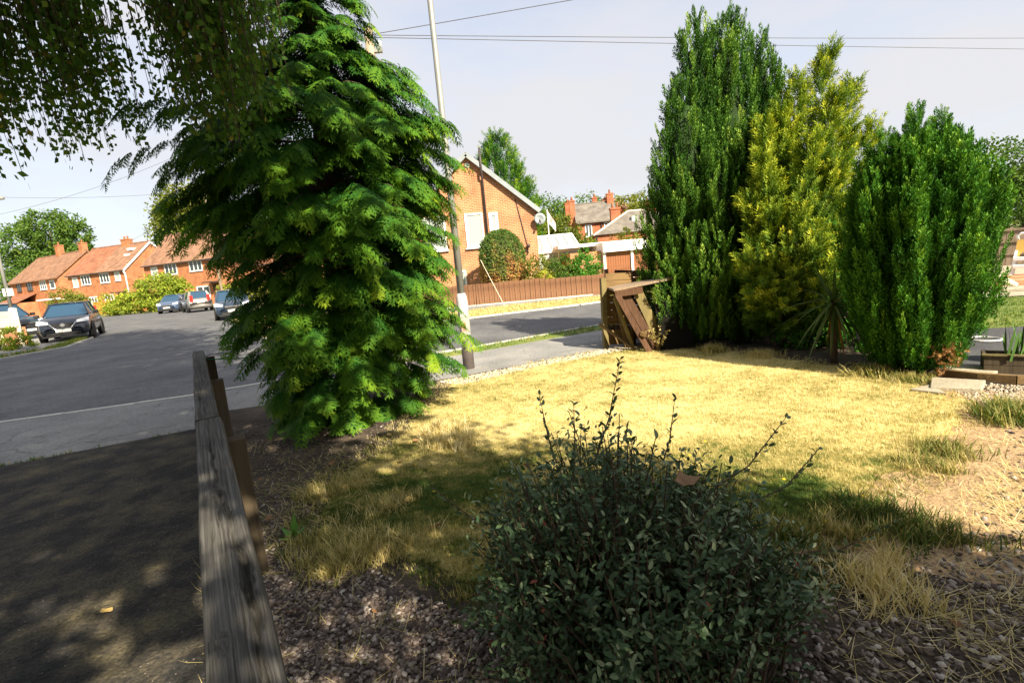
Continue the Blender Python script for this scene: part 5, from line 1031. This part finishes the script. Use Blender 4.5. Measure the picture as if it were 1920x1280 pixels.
def car(label, loc, h, L, Wd, H, hood, belt, xs, paint, suv=False, plate=None, grille='v', rails=False, side_belt=None, name='parked_car', logo=False):
    """h = heading vector; xs = (cowl, screen top, roof rear, tail base) along the length, front at +L/2"""
    t = thing(name, label, 'car', loc, math.atan2(h[1], h[0])); hw = Wd / 2; n = L / 2; c, st, rr, tb = xs; gz = .22 if suv else .17
    stn = [(n, .46, .58, .70), (n - .06, .30, .66, .82), (n - .18, gz, hood - .16, .91), (n - .45, gz, hood - .05, .97), (c + .35, gz, hood + .03, 1.0), (c - .1, gz, belt, 1.0), (0, gz, belt + .01, 1.0), (-.9, gz, belt + .03, 1.0), (tb + .25, gz, belt + .05, .99), (-n + .15, gz + .04, belt + .03, .96), (-n + .03, .34, belt - .10, .90), (-n, .42, .72, .84)]
    vs = []; fs = []; m_ = 14
    for (x, zb, zt, w) in stn:
        ww = hw * w; hh = zt - zb
        half = [(ww * .80, zb), (ww * .96, zb + .10 * hh), (ww, zb + .42 * hh), (ww * .985, zb + .66 * hh), (ww * .95, zt - .05), (ww * .86, zt), (ww * .40, zt + .035)]
        ring = [(x, y, z) for y, z in half] + [(x, -y, z) for y, z in reversed(half)]; vs += ring
    for i in range(len(stn) - 1):
        for k in range(m_): k2 = (k + 1) % m_; fs.append((i * m_ + k, i * m_ + k2, (i + 1) * m_ + k2, (i + 1) * m_ + k))
    fs += [tuple(range(m_)), tuple(reversed(range((len(stn) - 1) * m_, len(stn) * m_)))]
    body = MB().add(vs, fs).build('body', paint, t, True); sd = body.modifiers.new('s', 'SUBSURF'); sd.levels = 1; sd.render_levels = 1
    # cabin: glass shell, painted roof and pillars
    bz = belt - .02; tw_, bw = hw * .70, hw * .90; rz = H - .035
    base = [(c, bw * .93), (0.1, bw), (rr - .1, bw * .98), (tb, bw * .86)]; top = [(st, tw_ * .92), (.0, tw_), (rr + .15, tw_ * .97), (rr, tw_ * .9)]
    def pane(nm, idx, gm):
        q = []; 
        for (lst, z, i) in idx: q.append((lst[i][0], lst[i][1], z))
        return q
    gl = 'screen'
    B = lambda i, s: Vector((base[i][0], s * base[i][1], bz + (.02 if i else .03))); Tt = lambda i, s: Vector((top[i][0], s * top[i][1], rz - (0.03 if i == 0 else 0)))
    MB().add([B(0, 1), B(0, -1), Tt(0, -1), Tt(0, 1)], [(0, 1, 2, 3)]).build('windscreen', gl, t)
    MB().add([B(3, -1), B(3, 1), Tt(3, 1), Tt(3, -1)], [(0, 1, 2, 3)]).build('rear_window', gl, t)
    for s in (1, -1):
        for i in range(3):
            q = [B(i, s), B(i + 1, s), Tt(i + 1, s), Tt(i, s)]
            if s > 0: q = q[::-1]
            MB().add(q, [(0, 1, 2, 3)]).build('side_window', gl, t)
            MB().beam(B(i, s), Tt(i, s), .07, .06, (1, 0, 0)).build('pillar', paint, t)
        MB().beam(B(3, s), Tt(3, s), .12, .08, (1, 0, 0)).build('pillar', paint, t)
    rv = []; 
    for i in range(4):
        for y in (-1.02, -.5, 0, .5, 1.02): rv.append((top[i][0] + (.05 if i == 0 else (-.06 if i == 3 else 0)), y * top[i][1], rz - (.02 if i == 0 else 0) + .045 * (1 - y * y * .9)))
    rf = []
    for i in range(3):
        for k in range(4): rf.append((i * 5 + k, i * 5 + k + 1, (i + 1) * 5 + k + 1, (i + 1) * 5 + k))
    ro = MB().add(rv, rf).build('roof', paint, t, True); sl_ = ro.modifiers.new('th', 'SOLIDIFY'); sl_.thickness = .03
    if rails:
        for s in (1, -1): MB().beam((st - .3, s * tw_ * .86, H + .03), (rr + .2, s * tw_ * .86, H + .03), .05, .05).build('roof_rail', 'chrome', t)
    wr = 1.0 if not suv else 1.06
    for x in (n - .82, -n + .80):
        for s in (1, -1):
            wo = link('wheel', TYRE, 'tyre', t); wo.location = (x, s * (hw - .085), .335 * wr); wo.scale = (wr, s, wr); link('rim', RIM, 'rim', wo)
            MB().lathe([(.345, -.012), (.405, -.012), (.405, .012), (.345, .012)], (x, s * (hw - .005), .345 * wr), 22, 'y').build('wheel_arch', 'trim', t)
    for s in (1, -1):
        MB().add([(n - .10, s * hw * .50, hood - .20), (n - .30, s * hw * .93, hood - .13), (n - .38, s * hw * .95, hood - .05), (n - .16, s * hw * .52, hood - .13), (n - .03, s * hw * .52, hood - .24), (n - .2, s * hw * .96, hood - .22)], [(4, 5, 1, 0), (0, 1, 2, 3), (5, 2, 1), (4, 0, 3)] if s > 0 else [(0, 1, 5, 4), (3, 2, 1, 0), (1, 2, 5), (3, 0, 4)]).build('headlight', 'lamp', t)
        MB().box(-n - .01, -n + .14, s * hw * .66 - .11, s * hw * .66 + .11, belt - .22, belt + .02 if not suv else belt + .30).build('tail_light', 'tail', t)
        MB().box(c - .30, c - .14, s * (hw + .11) - .09, s * (hw + .11) + .09, belt - .01, belt + .14).build('mirror', 'trim', t, False, .03)
    if side_belt: pass
    MB().box(n - .10, n + .012, -hw * .62, hw * .62, .30, .42).build('lower_grille', 'trim', t)
    MB().box(n - .10, n + .010, -hw * .40, hw * .40, .55, hood - .22).build('grille', 'trim', t)
    MB().box(n - .3, n + .014, -hw * .80, hw * .80, .22, .29).build('bumper_lip', 'trim', t, False, .02)
    if grille == 'v':
        b = MB()
        for s in (1, -1): b.tube([(n - .02, s * hw * .50, hood - .20), (n + .022, s * hw * .28, .56), (n + .026, 0, .54)], .018, 6)
        b.build('grille_trim', 'chrome', t, True)
    else: MB().beam((n + .02, -hw * .45, hood - .26), (n + .02, hw * .45, hood - .26), .03, .03).build('grille_trim', 'chrome', t)
    if logo:
        MB().lathe([(.045, .0), (.075, .0), (.075, .018), (.045, .018)], (n + .012, 0, hood - .30), 16, 'x').box(n + .012, n + .034, -.10, .10, hood - .315, hood - .285).build('badge', 'chrome', t)
    p = MB().box(n + .015, n + .03, -.26, .26, .425, .535).build('number_plate', 'plate', t)
    MB().box(-n - .03, -n - .005, -.26, .26, .74, .85).build('number_plate', 'plate', t)
    if plate:
        q = link('plate_text', text_mesh(plate, .105), 'black', p); q.location = (n + .032, 0, .48); q.rotation_euler = (R(90), 0, R(90))
    return t
M['paint_black'] = mat('paint_black', (.010, .014, .024), 2, .22, spec=.6, coat=.6); M['paint_navy'] = mat('paint_navy', (.020, .035, .062), 2, .22, spec=.6, coat=.6)
M['paint_blue'] = mat('paint_blue', (.055, .085, .15), 2, .25, spec=.6, coat=.5); M['paint_grey'] = mat('paint_grey', (.17, .16, .15), 2, .3, spec=.6, coat=.5); M['paint_teal'] = mat('paint_teal', (.012, .028, .038), 2, .25, spec=.6, coat=.5)
car('black compact crossover parked facing the road, silver V-shaped grille trim', (-20.25, 23.9, -.05), (.52, -.855), 4.2, 1.86, 1.66, 1.02, 1.08, (.95, .25, -1.05, -1.75), 'paint_black', True, 'YE68 NLR', logo=True)
car('large dark estate car with pale roof rails, behind the lamp post and cream board', (-26.3, 26.6, -.05), (.95, -.32), 4.8, 1.95, 1.88, 1.10, 1.18, (1.1, .45, -1.7, -2.1), 'paint_teal', True, None, 'bar', True)
car('dark blue hatchback parked nose-on beside the street corner, by the conifer branches', (-15.35, 28.8, -.06), (.47, -.88), 4.1, 1.80, 1.56, .96, 1.0, (.95, .15, -1.0, -1.75), 'paint_navy', False, 'YD14 KXE', 'bar')
car('small blue car half hidden by the yellow-green bush', (-30.0, 46.6, -.06), (.25, -.97), 4.0, 1.75, 1.55, .95, 1.0, (.95, .2, -1.0, -1.7), 'paint_blue', False, None, 'bar')
car('grey people carrier seen from behind with tall red tail lights', (-25.75, 42.8, -.06), (-.62, .78), 4.4, 1.80, 1.68, 1.0, 1.05, (1.1, .5, -1.75, -2.05), 'paint_grey', True, None, 'bar')

# ================================================================== MORE PLANTS
def tree(name, label, loc, h0, blobs, m_, n, size, cat='tree', clump=.24, shell=.5, r=.3, group=None, tint=(.5, .25)):
    t = thing(name, label, cat, loc, 0, group)
    MB().tube([(0, 0, -.3), (.05 * h0, 0, h0 * .5), (0, 0, h0)], [r, r * .75, r * .3], 8).build('trunk', 'bark', t, True)
    bl_ = [((loc[0] + c[0], loc[1] + c[1], c[2]), rd) for c, rd in blobs]; L = blob_leaves(bl_, int(n * 2.3), size * .78, tint, clump=clump, shell=shell); foliage('crown', L, m_, t)
    for c, rd in blobs[:4]: MB().tube([(0, 0, h0 * .45), (c[0] * .5, c[1] * .5, (h0 * .6 + c[2]) / 2), (c[0], c[1], c[2])], [r * .5, r * .3, r * .08], 6).build('limb', 'bark', t, True)
    return t
tree('leafy_tree', 'tall loose green tree rising behind the furthest semi', (-80, 94, -.1), 12, [((-5, 0, 12.4), (5.2, 4, 4.4)), ((0, 0, 14.6), (4.6, 4, 3.6)), ((4, 0, 13.0), (2.8, 3, 4.2)), ((-3, 0, 8.5), (7, 4, 3.4)), ((4.0, 0, 9.4), (2.6, 3, 3.5))], 'broad', 7500, .62, r=.5)
tree('leafy_tree', 'large round yellowish-green tree behind the semis and the far telegraph pole', (-52.5, 90, -.1), 11, [((0, 0, 15.0), (5.8, 5, 4.6)), ((-2.4, 0, 12.2), (4.6, 4, 3.8)), ((3.6, 0, 13.0), (4.6, 4, 4.4)), ((0, 0, 9.5), (6, 4, 4))], 'olive', 7500, .66, r=.5)
tree('leafy_tree', 'low dark green trees edge at the far left beside the furthest semi', (-84, 86, -.1), 4, [((0, 0, 4.2), (6, 3, 3.2)), ((5, 0, 3.4), (3.4, 3, 2.6))], 'broad', 3000, .5)
tree('lime_bush', 'big bright yellow-green bush at the end of the side road, beside the parked cars', (-35.0, 52.5, -.1), 1.6, [((0, 0, 2.2), (2.4, 1.8, 1.6)), ((-2.4, -.6, 1.1), (1.9, 1.5, 1.2)), ((1.7, -.3, 1.7), (1.6, 1.4, 1.2)), ((.5, -1.2, .9), (2.2, 1.2, .95)), ((-4.2, -.4, .6), (1.3, 1, .8))], 'lime', 5200, .30, 'bush', r=.12)
tree('olive_bush', 'yellow-olive bush in front of the furthest semi, left of the gabled semi', (-56.2, 66, -.1), 1.6, [((0, 0, 1.9), (2.1, 1.4, 1.6)), ((1.7, 0, 1.5), (1.3, 1.2, 1.3))], 'olive', 1400, .30, 'bush', r=.1)
tree('yellow_shrub', 'small yellow shrub beside the orange fence', (-41.6, 54, -.1), .9, [((0, 0, 1.1), (1.2, .9, 1.1)), ((1.0, -.6, .6), (.9, .7, .65))], 'lime', 900, .22, 'bush', r=.06, tint=(.85, .15))
def box_hedge(name, label, loc, rz, W_, D_, H_, m_, n, size, tint=(.5, .25)):
    t = thing(name, label, 'hedge', loc, rz); P = np.c_[rng.uniform(0, W_, n), rng.uniform(0, D_, n), rng.uniform(0, H_, n)]; f = rng.integers(0, 3, n)
    P[f == 0, 1] = rng.normal(0, .05, (f == 0).sum()); P[f == 1, 2] = H_ + rng.normal(0, .05, (f == 1).sum()); V = inst(T_LEAF, P, unit(n), unit(n), size * rng.uniform(.6, 1.3, n), tint[0] + rng.normal(0, tint[1] * .6, n))
    link('leaves', npmesh('leaves', *V), m_, t); MB().box(.1, W_ - .1, .1, D_ - .1, -.1, H_ - .1).build('inner_growth', 'twig', t); return t
box_hedge('clipped_hedge', 'bright yellow clipped hedge behind the dark blue hatchback', (-29.2, 52.2, -.1), R(-10), 6.4, 1.4, 1.95, 'lime', 3200, .2, (.75, .2))
# clipped dome by the bungalow: green above, scorched brown below
dm = thing('clipped_dome_hedge', 'tall clipped dome-shaped hedge scorched brown on its lower half, by the bungalow', 'hedge', (-.10, 22.9, -.03))
L = []; n = 15000; z = rng.random(n) ** .9 * 2.98; a = rng.uniform(0, 6.283, n); rr = np.where(z < 1.75, 1.0 - .10 * (1.75 - z) / 1.75, 1.0 * np.sqrt(np.clip(1 - ((z - 1.75) / 1.25) ** 2, 0, 1))) * (1 + .03 * np.sin(a * 5 + z * 4) + .03 * np.sin(a * 11 + z * 9)) * rng.uniform(.88, 1.02, n)
P = np.c_[-.10 + rr * np.cos(a), 22.9 + rr * np.sin(a), z]; sc_ = np.clip(1.15 - .52 * z + .22 * np.sin(a * 3 + z * 3) + .15 * np.sin(a * 9), -.2, .62)
o3 = np.c_[np.cos(a), np.sin(a), .4 * np.ones(n)]
foliage('leaves', [inst(T_LEAF, P, unit(n) + .4 * o3, o3 + .8 * unit(n), rng.uniform(.05, .11, n), .28 + sc_ + rng.normal(0, .12, n))], 'hedge', dm)
MB().lathe([(.15, -.1), (.70, .1), (.78, 1.5), (.65, 2.3), (.2, 2.7)], seg=14).build('inner_growth', 'twig', dm, True)
for (nm, lb, x, y, bl_, m_, n) in (('garden_shrub', 'loose yellow-green shrub next to the clipped dome hedge', 1.35, 22.1, [((0, 0, 1.0), (.62, .5, .78)), ((.3, -.3, .62), (.5, .4, .5))], 'olive', 1500), ('garden_shrub', 'mid-green shrub behind the board fence beneath the conservatory', 2.45, 22.2, [((0, 0, 1.0), (.72, .5, .68)), ((.4, -.2, .7), (.5, .4, .5))], 'broad', 1600), ('garden_shrub', 'glossy deep green rounded shrub by the garage door', 3.45, 22.1, [((0, 0, 1.05), (.62, .55, .75)), ((-.2, -.3, .7), (.5, .4, .5))], 'laurel', 1800)):
    tree(nm, lb, (x, y, -.03), .8, bl_, m_, n, .12, 'shrub', r=.05, shell=.6)
tree('yellow_shrub', 'pale yellow spilling shrub over the board fence', (1.55, 20.95, -.03), .5, [((0, 0, .75), (.32, .25, .35))], 'lime', 350, .09, 'shrub', r=.03, tint=(.9, .1))
# conifer behind the bungalow
cb = thing('conifer_tree', 'dark green conifer rising behind the bungalow roof', 'conifer', (.15, 37, -.1))
foliage('crown', revolve(.15, 37, [(1, 2.3), (4, 2.4), (6.2, 2.0), (7.6, 1.45), (8.8, .8), (9.6, .35), (10.2, .05)], 1100, (.6, 1.1), .9, .16, (.55, .15), 4, FEATHERS, 1.0), 'conifer', cb)
MB().tube([(0, 0, -.3), (-.1, 0, 5), (-.3, 0, 10)], [.25, .15, .03], 8).build('trunk', 'bark', cb, True)
# distant broadleaf trees along the skyline
sky_ = [(7.0, 84, 9.0, 3.8, 2.6, 'broad', 'mid-green rounded tree on the skyline right of the bungalow conifer'), (12.2, 86, 8.9, 4.2, 3.4, 'broad', 'tallest rounded dark green tree on the skyline behind the villa chimney'), (16.8, 88, 8.2, 3.0, 2.5, 'broad', 'small rounded tree on the skyline above the villa ridge'), (20.6, 86, 8.6, 3.3, 2.6, 'olive', 'yellowish tree on the skyline behind the tallest villa chimney'), (25.0, 90, 9.0, 3.5, 2.8, 'olive', 'olive-green tree on the skyline above the distant gable'), (29.5, 92, 8.4, 3.6, 3.2, 'broad', 'tree at the skyline end beside the cypress')]
for x, y, zc, rx, rz_, m_, lb in sky_:
    tree('skyline_tree', lb, (x, y, -.1), zc, [((0, 0, zc), (rx, rx * .8, rz_)), ((-rx * .5, 0, zc - 1.8), (rx * .9, rx * .7, 2.8)), ((rx * .6, 0, zc - 2.2), (rx * .8, rx * .7, 2.8)), ((0, 0, zc - 4.5), (rx * 1.3, rx * .8, 3.4))], m_, 2600, .5, r=.3, group='trees along the skyline')
tree('garden_tree', 'bushy light green tree right of the bungalow gable behind the conservatory', (3.9, 41, -.1), 3.0, [((-.6, 0, 4.2), (1.5, 1.4, 1.5)), ((-1.5, 0, 3.0), (1.5, 1.4, 1.9)), ((1.0, 0, 3.2), (1.5, 1.3, 1.5)), ((.2, -.4, 2.2), (2.2, 1.4, 1.6)), ((1.9, .2, 2.4), (1.1, 1, 1.1))], 'olive', 4600, .24, r=.14, tint=(.35, .25))
tree('garden_shrub', 'yellow-tipped shrub behind the conservatory beside the villa wall', (6.9, 44, -.1), 1.6, [((0, 0, 2.0), (1.2, 1, 1.1)), ((-.9, 0, 2.4), (.9, .8, 1.0)), ((.7, 0, 1.5), (.7, .7, .8))], 'lime', 1500, .2, 'shrub', r=.06, tint=(.35, .3))
tree('garden_shrub', 'straggly shrub in front of the low hipped house wall', (10.8, 46, -.1), 1.8, [((0, 0, 2.2), (1.5, 1, 1.0)), ((1.6, 0, 2.0), (1.1, 1, .9)), ((-1.3, 0, 1.9), (.9, .8, .7)), ((.1, 0, 3.0), (.5, .5, .6))], 'olive', 1700, .2, 'shrub', r=.06)
tree('garden_tree', 'thin green tree beside the distant gable, behind the hipped house', (19.6, 66, -.1), 3.5, [((0, 0, 5.2), (1.8, 1.5, 1.6)), ((1.5, 0, 4.0), (1.8, 1.5, 1.8)), ((-1.4, 0, 4.0), (1.2, 1.2, 1.4))], 'broad', 1700, .3, r=.14)
tree('leafy_tree', 'dark leafy tree beyond the low board fence at the patio end', (24.6, 24.5, -.1), 3.4, [((-1.0, 0, 3.8), (2.1, 1.8, 1.5)), ((1.2, 0, 3.6), (2.2, 1.8, 1.6)), ((0, -.6, 2.4), (2.8, 1.6, 1.4)), ((-1.8, -.4, 2.0), (1.5, 1.4, 1.2)), ((2.2, -.4, 1.6), (1.8, 1.4, 1.4))], 'broad', 7000, .2, r=.2, tint=(.4, .25))
# weeds and shrubs at the far left corner
tree('weed_patch', 'sprawling yellow-green weeds below the cream board', (-19.9, 20.4, -.05), .4, [((0, 0, .38), (.9, .6, .42)), ((.7, -.3, .2), (.6, .5, .26)), ((-1.1, -.2, .4), (.9, .6, .45)), ((-2.4, -.4, .45), (1.0, .6, .5))], 'lime', 1700, .13, 'weeds', r=.02, tint=(.5, .3))
sb = thing('cream_board', 'low cream-painted board on posts beside the pale lamp post', 'board', (-21.9, 22.6, -.05), R(-20))
for k in range(3): MB().box(-1.3, .55, -.02, .02, .82 + k * .235, 1.04 + k * .235).build('board', 'cream', sb)
for x in (-.9, .45): MB().box(x, x + .12, .021, .12, -.2, 1.62).build('post', 'cream', sb)
MB().box(-1.6, .45, .14, .34, -.2, .78).build('low_wall', 'brick', sb)

# ================================================================== BROKEN PANELS BY THE CYPRESS
pa = thing('fence_panel', 'leaning greenish panel of horizontal slats standing at the pavement edge', 'fence panel', (1.62, 8.42, 0), R(8)); tilt = Matrix.Rotation(R(-6), 4, 'X') @ Matrix.Rotation(R(3.0), 4, 'Y')
def tb_(mb, *a): return mb.box(*a, tilt)
for k in range(10):
    if k == 2: continue
    w0 = .02 if k > 1 else .05; tb_(MB(), -.02, .42, -.012 + .006 * (k % 2), .012 + .006 * (k % 2), w0 + k * .122, w0 + k * .122 + .116).build('slat', 'slat_wood', pa)
tb_(MB(), -.11, -.03, -.05, .05, -.03, 1.16).build('stile', 'green_wood', pa); tb_(MB(), .40, .47, .02, .06, .0, 1.27).build('stile', 'red_wood', pa)
pb = thing('fence_panel', 'brown slatted panel with a sloping top behind the leaning panel', 'fence panel', (1.95, 9.15, 0), R(-14))
for k in range(10): MB().box(-.15, 1.3 - .05 * k, -.01, .01, .03 + k * .122, .03 + k * .122 + .115, Matrix.Rotation(R(6), 4, 'Y')).build('slat', 'red_wood', pb)
MB().box(-.2, -.13, -.03, .03, -.02, 1.28).build('stile', 'red_wood', pb); MB().box(1.0, 1.07, .02, .06, -.05, .85).build('stile', 'red_wood', pb)
pc = thing('broken_frame', 'collapsed timber frame of leaning planks with a grey lid, propped against the cypress', 'timber', (2.05, 8.0, 0))
w = lambda *p: tuple(np.array(p) - np.array([2.05, 8.0, 0]))
MB().beam(w(1.66, 8.25, .98), w(2.72, 8.2, 1.10), .62, .035).build('lid', 'grey_fence', pc)
MB().beam(w(1.66, 7.95, .92), w(2.08, 7.9, .95), .03, .10).build('top_rail', 'red_wood', pc)
MB().beam(w(1.70, 7.95, .90), w(2.10, 7.72, -.02), .085, .05, (0, 1, 0)).build('plank', 'red_wood', pc)
MB().beam(w(1.82, 8.02, .92), w(2.24, 7.82, .0), .12, .03, (0, 1, 0)).build('plank', 'red_wood', pc)
MB().beam(w(2.02, 8.02, .95), w(2.36, 7.86, .0), .15, .03, (0, 1, 0)).build('plank', 'green_wood', pc)
MB().beam(w(1.66, 8.0, .86), w(1.92, 8.0, .0), .05, .04, (0, 1, 0)).build('plank', 'green_wood', pc)
MB().beam(w(1.72, 8.2, .9), w(1.86, 8.2, .0), .06, .04, (0, 1, 0)).build('plank', 'slat_wood', pc)
MB().beam(w(1.98, 7.76, .30), w(2.05, 7.72, .27), .06, .06).build('bracket', 'slat_wood', pc)
MB().beam(w(2.52, 7.70, -.02), w(2.50, 8.0, .98), .50, .03, (0, 1, 0)).build('back_board', 'dark_board', pc)
pr_ = MB().beam((0, 0, 0), (.46, -.42, -.40), .05, .03).build('prop_stick', 'slat_wood'); pr_.location = (1.46, 8.35, .42); tag(pr_, 'pale loose batten slanting to the lawn from the leaning panel', 'batten')
dp = thing('dead_plant', 'pale dried-up branching weed in front of the broken timber frame', 'weed', (2.22, 7.72, 0)); b = MB(); L = []
for k in range(16):
    a = k * 2.4; e = (.24 * math.cos(a) * rng.uniform(.4, 1), .10 * math.sin(a), rng.uniform(.18, .46)); b.tube([(0, 0, 0), (e[0] * .4, e[1] * .4, e[2] * .6), e], [.006, .004, .002], 4)
    q = np.array(e)[None] * rng.uniform(.45, 1, (14, 1)); L.append(inst(T_LEAF, q + np.array([2.22, 7.72, 0]), unit(14) + [0, 0, .6], unit(14), rng.uniform(.02, .045, 14), rng.uniform(.3, .7, 14)))
b.build('stems', 'slat_wood', dp); foliage('leaves', L, 'straw', dp)

# ================================================================== PATIO CORNER
pt = thing('planter_box', 'dark timber planter box on the path', 'planter', (5.06, 4.98, 0), R(-38))
for s, (x0, x1, y0, y1) in enumerate(((-.28, .28, -.16, -.135), (-.28, .28, .135, .16), (-.28, -.255, -.134, .134), (.255, .28, -.134, .134))):
    for k in range(2): MB().box(x0, x1, y0, y1, .0 + k * .095, .09 + k * .095).build('board', 'post_wood', pt)
MB().box(-.254, .254, -.134, .134, .0, .15).build('compost', 'soil', pt)
MB().box(-.30, .30, -.18, -.13, .19, .205).build('rim', 'green_wood', pt)
ir = thing('iris_plant', 'sword-leaved green plant growing in the timber planter box', 'plant', (5.06, 4.98, .14))
for k in range(22):
    a = rng.uniform(0, 6.28); l = rng.uniform(.22, .40); b_ = Vector((rng.uniform(-.18, .18), rng.uniform(-.1, .1), 0)); d = Vector((.18 * math.cos(a), .18 * math.sin(a), 1)).normalized(); s = Vector((math.cos(a + 1), math.sin(a + 1), 0)) * .011
    me = MB().add([b_ - s, b_ + s, b_ + d * l * .6 + s * 1.1, b_ + d * l * .6 - s * 1.1, b_ + d * l], [(0, 1, 2, 3), (3, 2, 4)]).mesh('leaf'); link('leaf', me, 'iris' if 'iris' in M else M.setdefault('iris', mat('iris', (.07, .15, .03), 5, .5)), ir)
po = thing('plant_pot', 'red glazed pot with black rim beside the planter', 'pot', (5.50, 5.16, 0))
MB().lathe([(.10, 0), (.15, .3), (.16, .33)], seg=20).build('body', mat('pot_red', (.28, .03, .02), 4, .4), po, True); MB().lathe([(.15, .331), (.175, .335), (.175, .38), (.14, .38), (.13, .335)], seg=20).build('rim', 'black', po, True)
rg = MB(); 
rg.tube([(.16 * math.cos(a), .16 * math.sin(a), .02) for a in np.linspace(0, 2 * math.pi, 25)], .010, 6, False); o = rg.build('hoop', 'white'); o.location = (6.05, 6.42, .01); tag(o, 'thin white hoop lying on the dark path', 'hoop')
def slab(label, poly, z0, h, m_='slab', name='stone_slab', loc=(0, 0, 0)):
    o = MB().prism([(p[0] - poly[0][0], p[1] - poly[0][1]) for p in poly], 0, h).build(name, m_, None, False, .008); o.location = (poly[0][0], poly[0][1], z0); return tag(o, label, 'slab')
slab('square pale stone slab at the foot of the yew', [(3.86, 4.62), (4.16, 4.42), (4.42, 4.66), (4.12, 4.92)], .006, .045)
slab('small triangular pale slab at the lawn edge below the yew', [(3.70, 4.66), (3.86, 4.44), (3.96, 4.74)], .006, .03)
slab('flat grey paving slab on the path behind the timber edging', [(4.35, 5.15), (4.62, 4.82), (4.95, 5.05), (4.72, 5.38)], .008, .03)
ed_ = thing('timber_edging', 'curved timber edging between the pale gravel and the path', 'edging', (4.3, 4.95, 0))
ep = [(0, .15, .04), (.17, -.15, .04), (.34, -.36, .045), (.62, -.50, .045)]
for a_, b_ in zip(ep[:-1], ep[1:]): MB().beam(a_, b_, .05, .09).build('board', 'slat_wood', ed_)
# brick-edged raised beds and rubble on the patio
for k, (lb, x, y, wx, wy, h, m_) in enumerate((('low terracotta slab step across the patio', 11.35, 11.6, 1.7, .5, .12, 'terracotta'), ('pale slab step in front of the terracotta step', 10.4, 10.7, 1.6, .45, .06, 'slab'), ('wide terracotta slab behind the step by the folding chair', 12.6, 12.3, 1.9, .8, .10, 'terracotta'))):
    o = MB().box(-wx / 2, wx / 2, -wy / 2, wy / 2, 0, h).build('patio_step', m_, None, False, .01); o.location = (x, y, .016); o.rotation_euler = (0, 0, R(-30)); tag(o, lb, 'step')
tr = thing('dark_trough', 'dark trough with sacking on the patio edge beside the yew', 'trough', (10.5, 11.4, .016), R(-30)); MB().box(-.45, .2, -.18, .18, 0, .32).build('body', 'dark_board', tr, False, .02); MB().tube([(-.2, 0, .33), (.1, -.1, .42), (.35, -.2, .2), (.6, -.25, .06)], [.08, .12, .1, .05], 8).build('sacking', 'cream', tr, True)
ch = thing('folding_step_chair', 'white and yellow folding step chair leaning by the low fence', 'chair', (12.80, 12.6, .1), R(-48))
yl = mat('yellow_plastic', (.72, .47, .12), 3, .5)
for s in (-1, 1):
    MB().beam((s * .24, -.30, 0), (s * .15, .06, .80), .04, .05, (1, 0, 0)).build('front_leg', 'white', ch); MB().beam((s * .22, .22, 0), (s * .15, .06, .72), .035, .04, (1, 0, 0)).build('rear_leg', 'white', ch)
for z, y in ((.18, -.24), (.36, -.16)): MB().box(-.22, .22, y - .10, y + .08, z, z + .08).build('step', 'white', ch, False, .01)
bk = MB(); pts = [(-.20, .42), (-.13, .42), (-.11, .50), (-.06, .55), (0, .57), (.06, .55), (.11, .50), (.13, .42), (.20, .42), (.17, .86), (-.17, .86)]
vv = [(x, -.05 + .0 * z, z) for x, z in pts] + [(x, -.01, z) for x, z in pts]; npt = len(pts); bk.add(vv, [tuple(range(npt)), tuple(reversed(range(npt, 2 * npt)))] + [(k, (k + 1) % npt + 0, npt + (k + 1) % npt, npt + k) for k in range(npt)]).build('back_panel', yl, ch)
MB().tube([(-.15, -.03, .86), (-.17, -.03, .95), (-.10, -.03, 1.01), (.10, -.03, 1.01), (.17, -.03, .95), (.15, -.03, .86)], .03, 8).build('handle', 'white', ch, True)
lf = thing('board_fence', 'low greyish brown vertical board fence behind the patio', 'fence', (14.2, 17.6, 0), R(-38)); me = MB().box(0, .13, -.01, .01, .02, 1.12).mesh('board')
for k in range(34): o = link('board', me, 'grey_fence', lf); o.location = (k * .134, .008 * (k % 2), rng.uniform(-.01, .01))
for z in (.35, .74, 1.10): MB().box(0, 4.6, -.05, -.012, z, z + .07).build('rail', 'grey_fence', lf)
for k in range(3): MB().box(k * 2.2, k * 2.2 + .1, .02, .12, -.2, 1.2).build('post', 'grey_fence', lf)
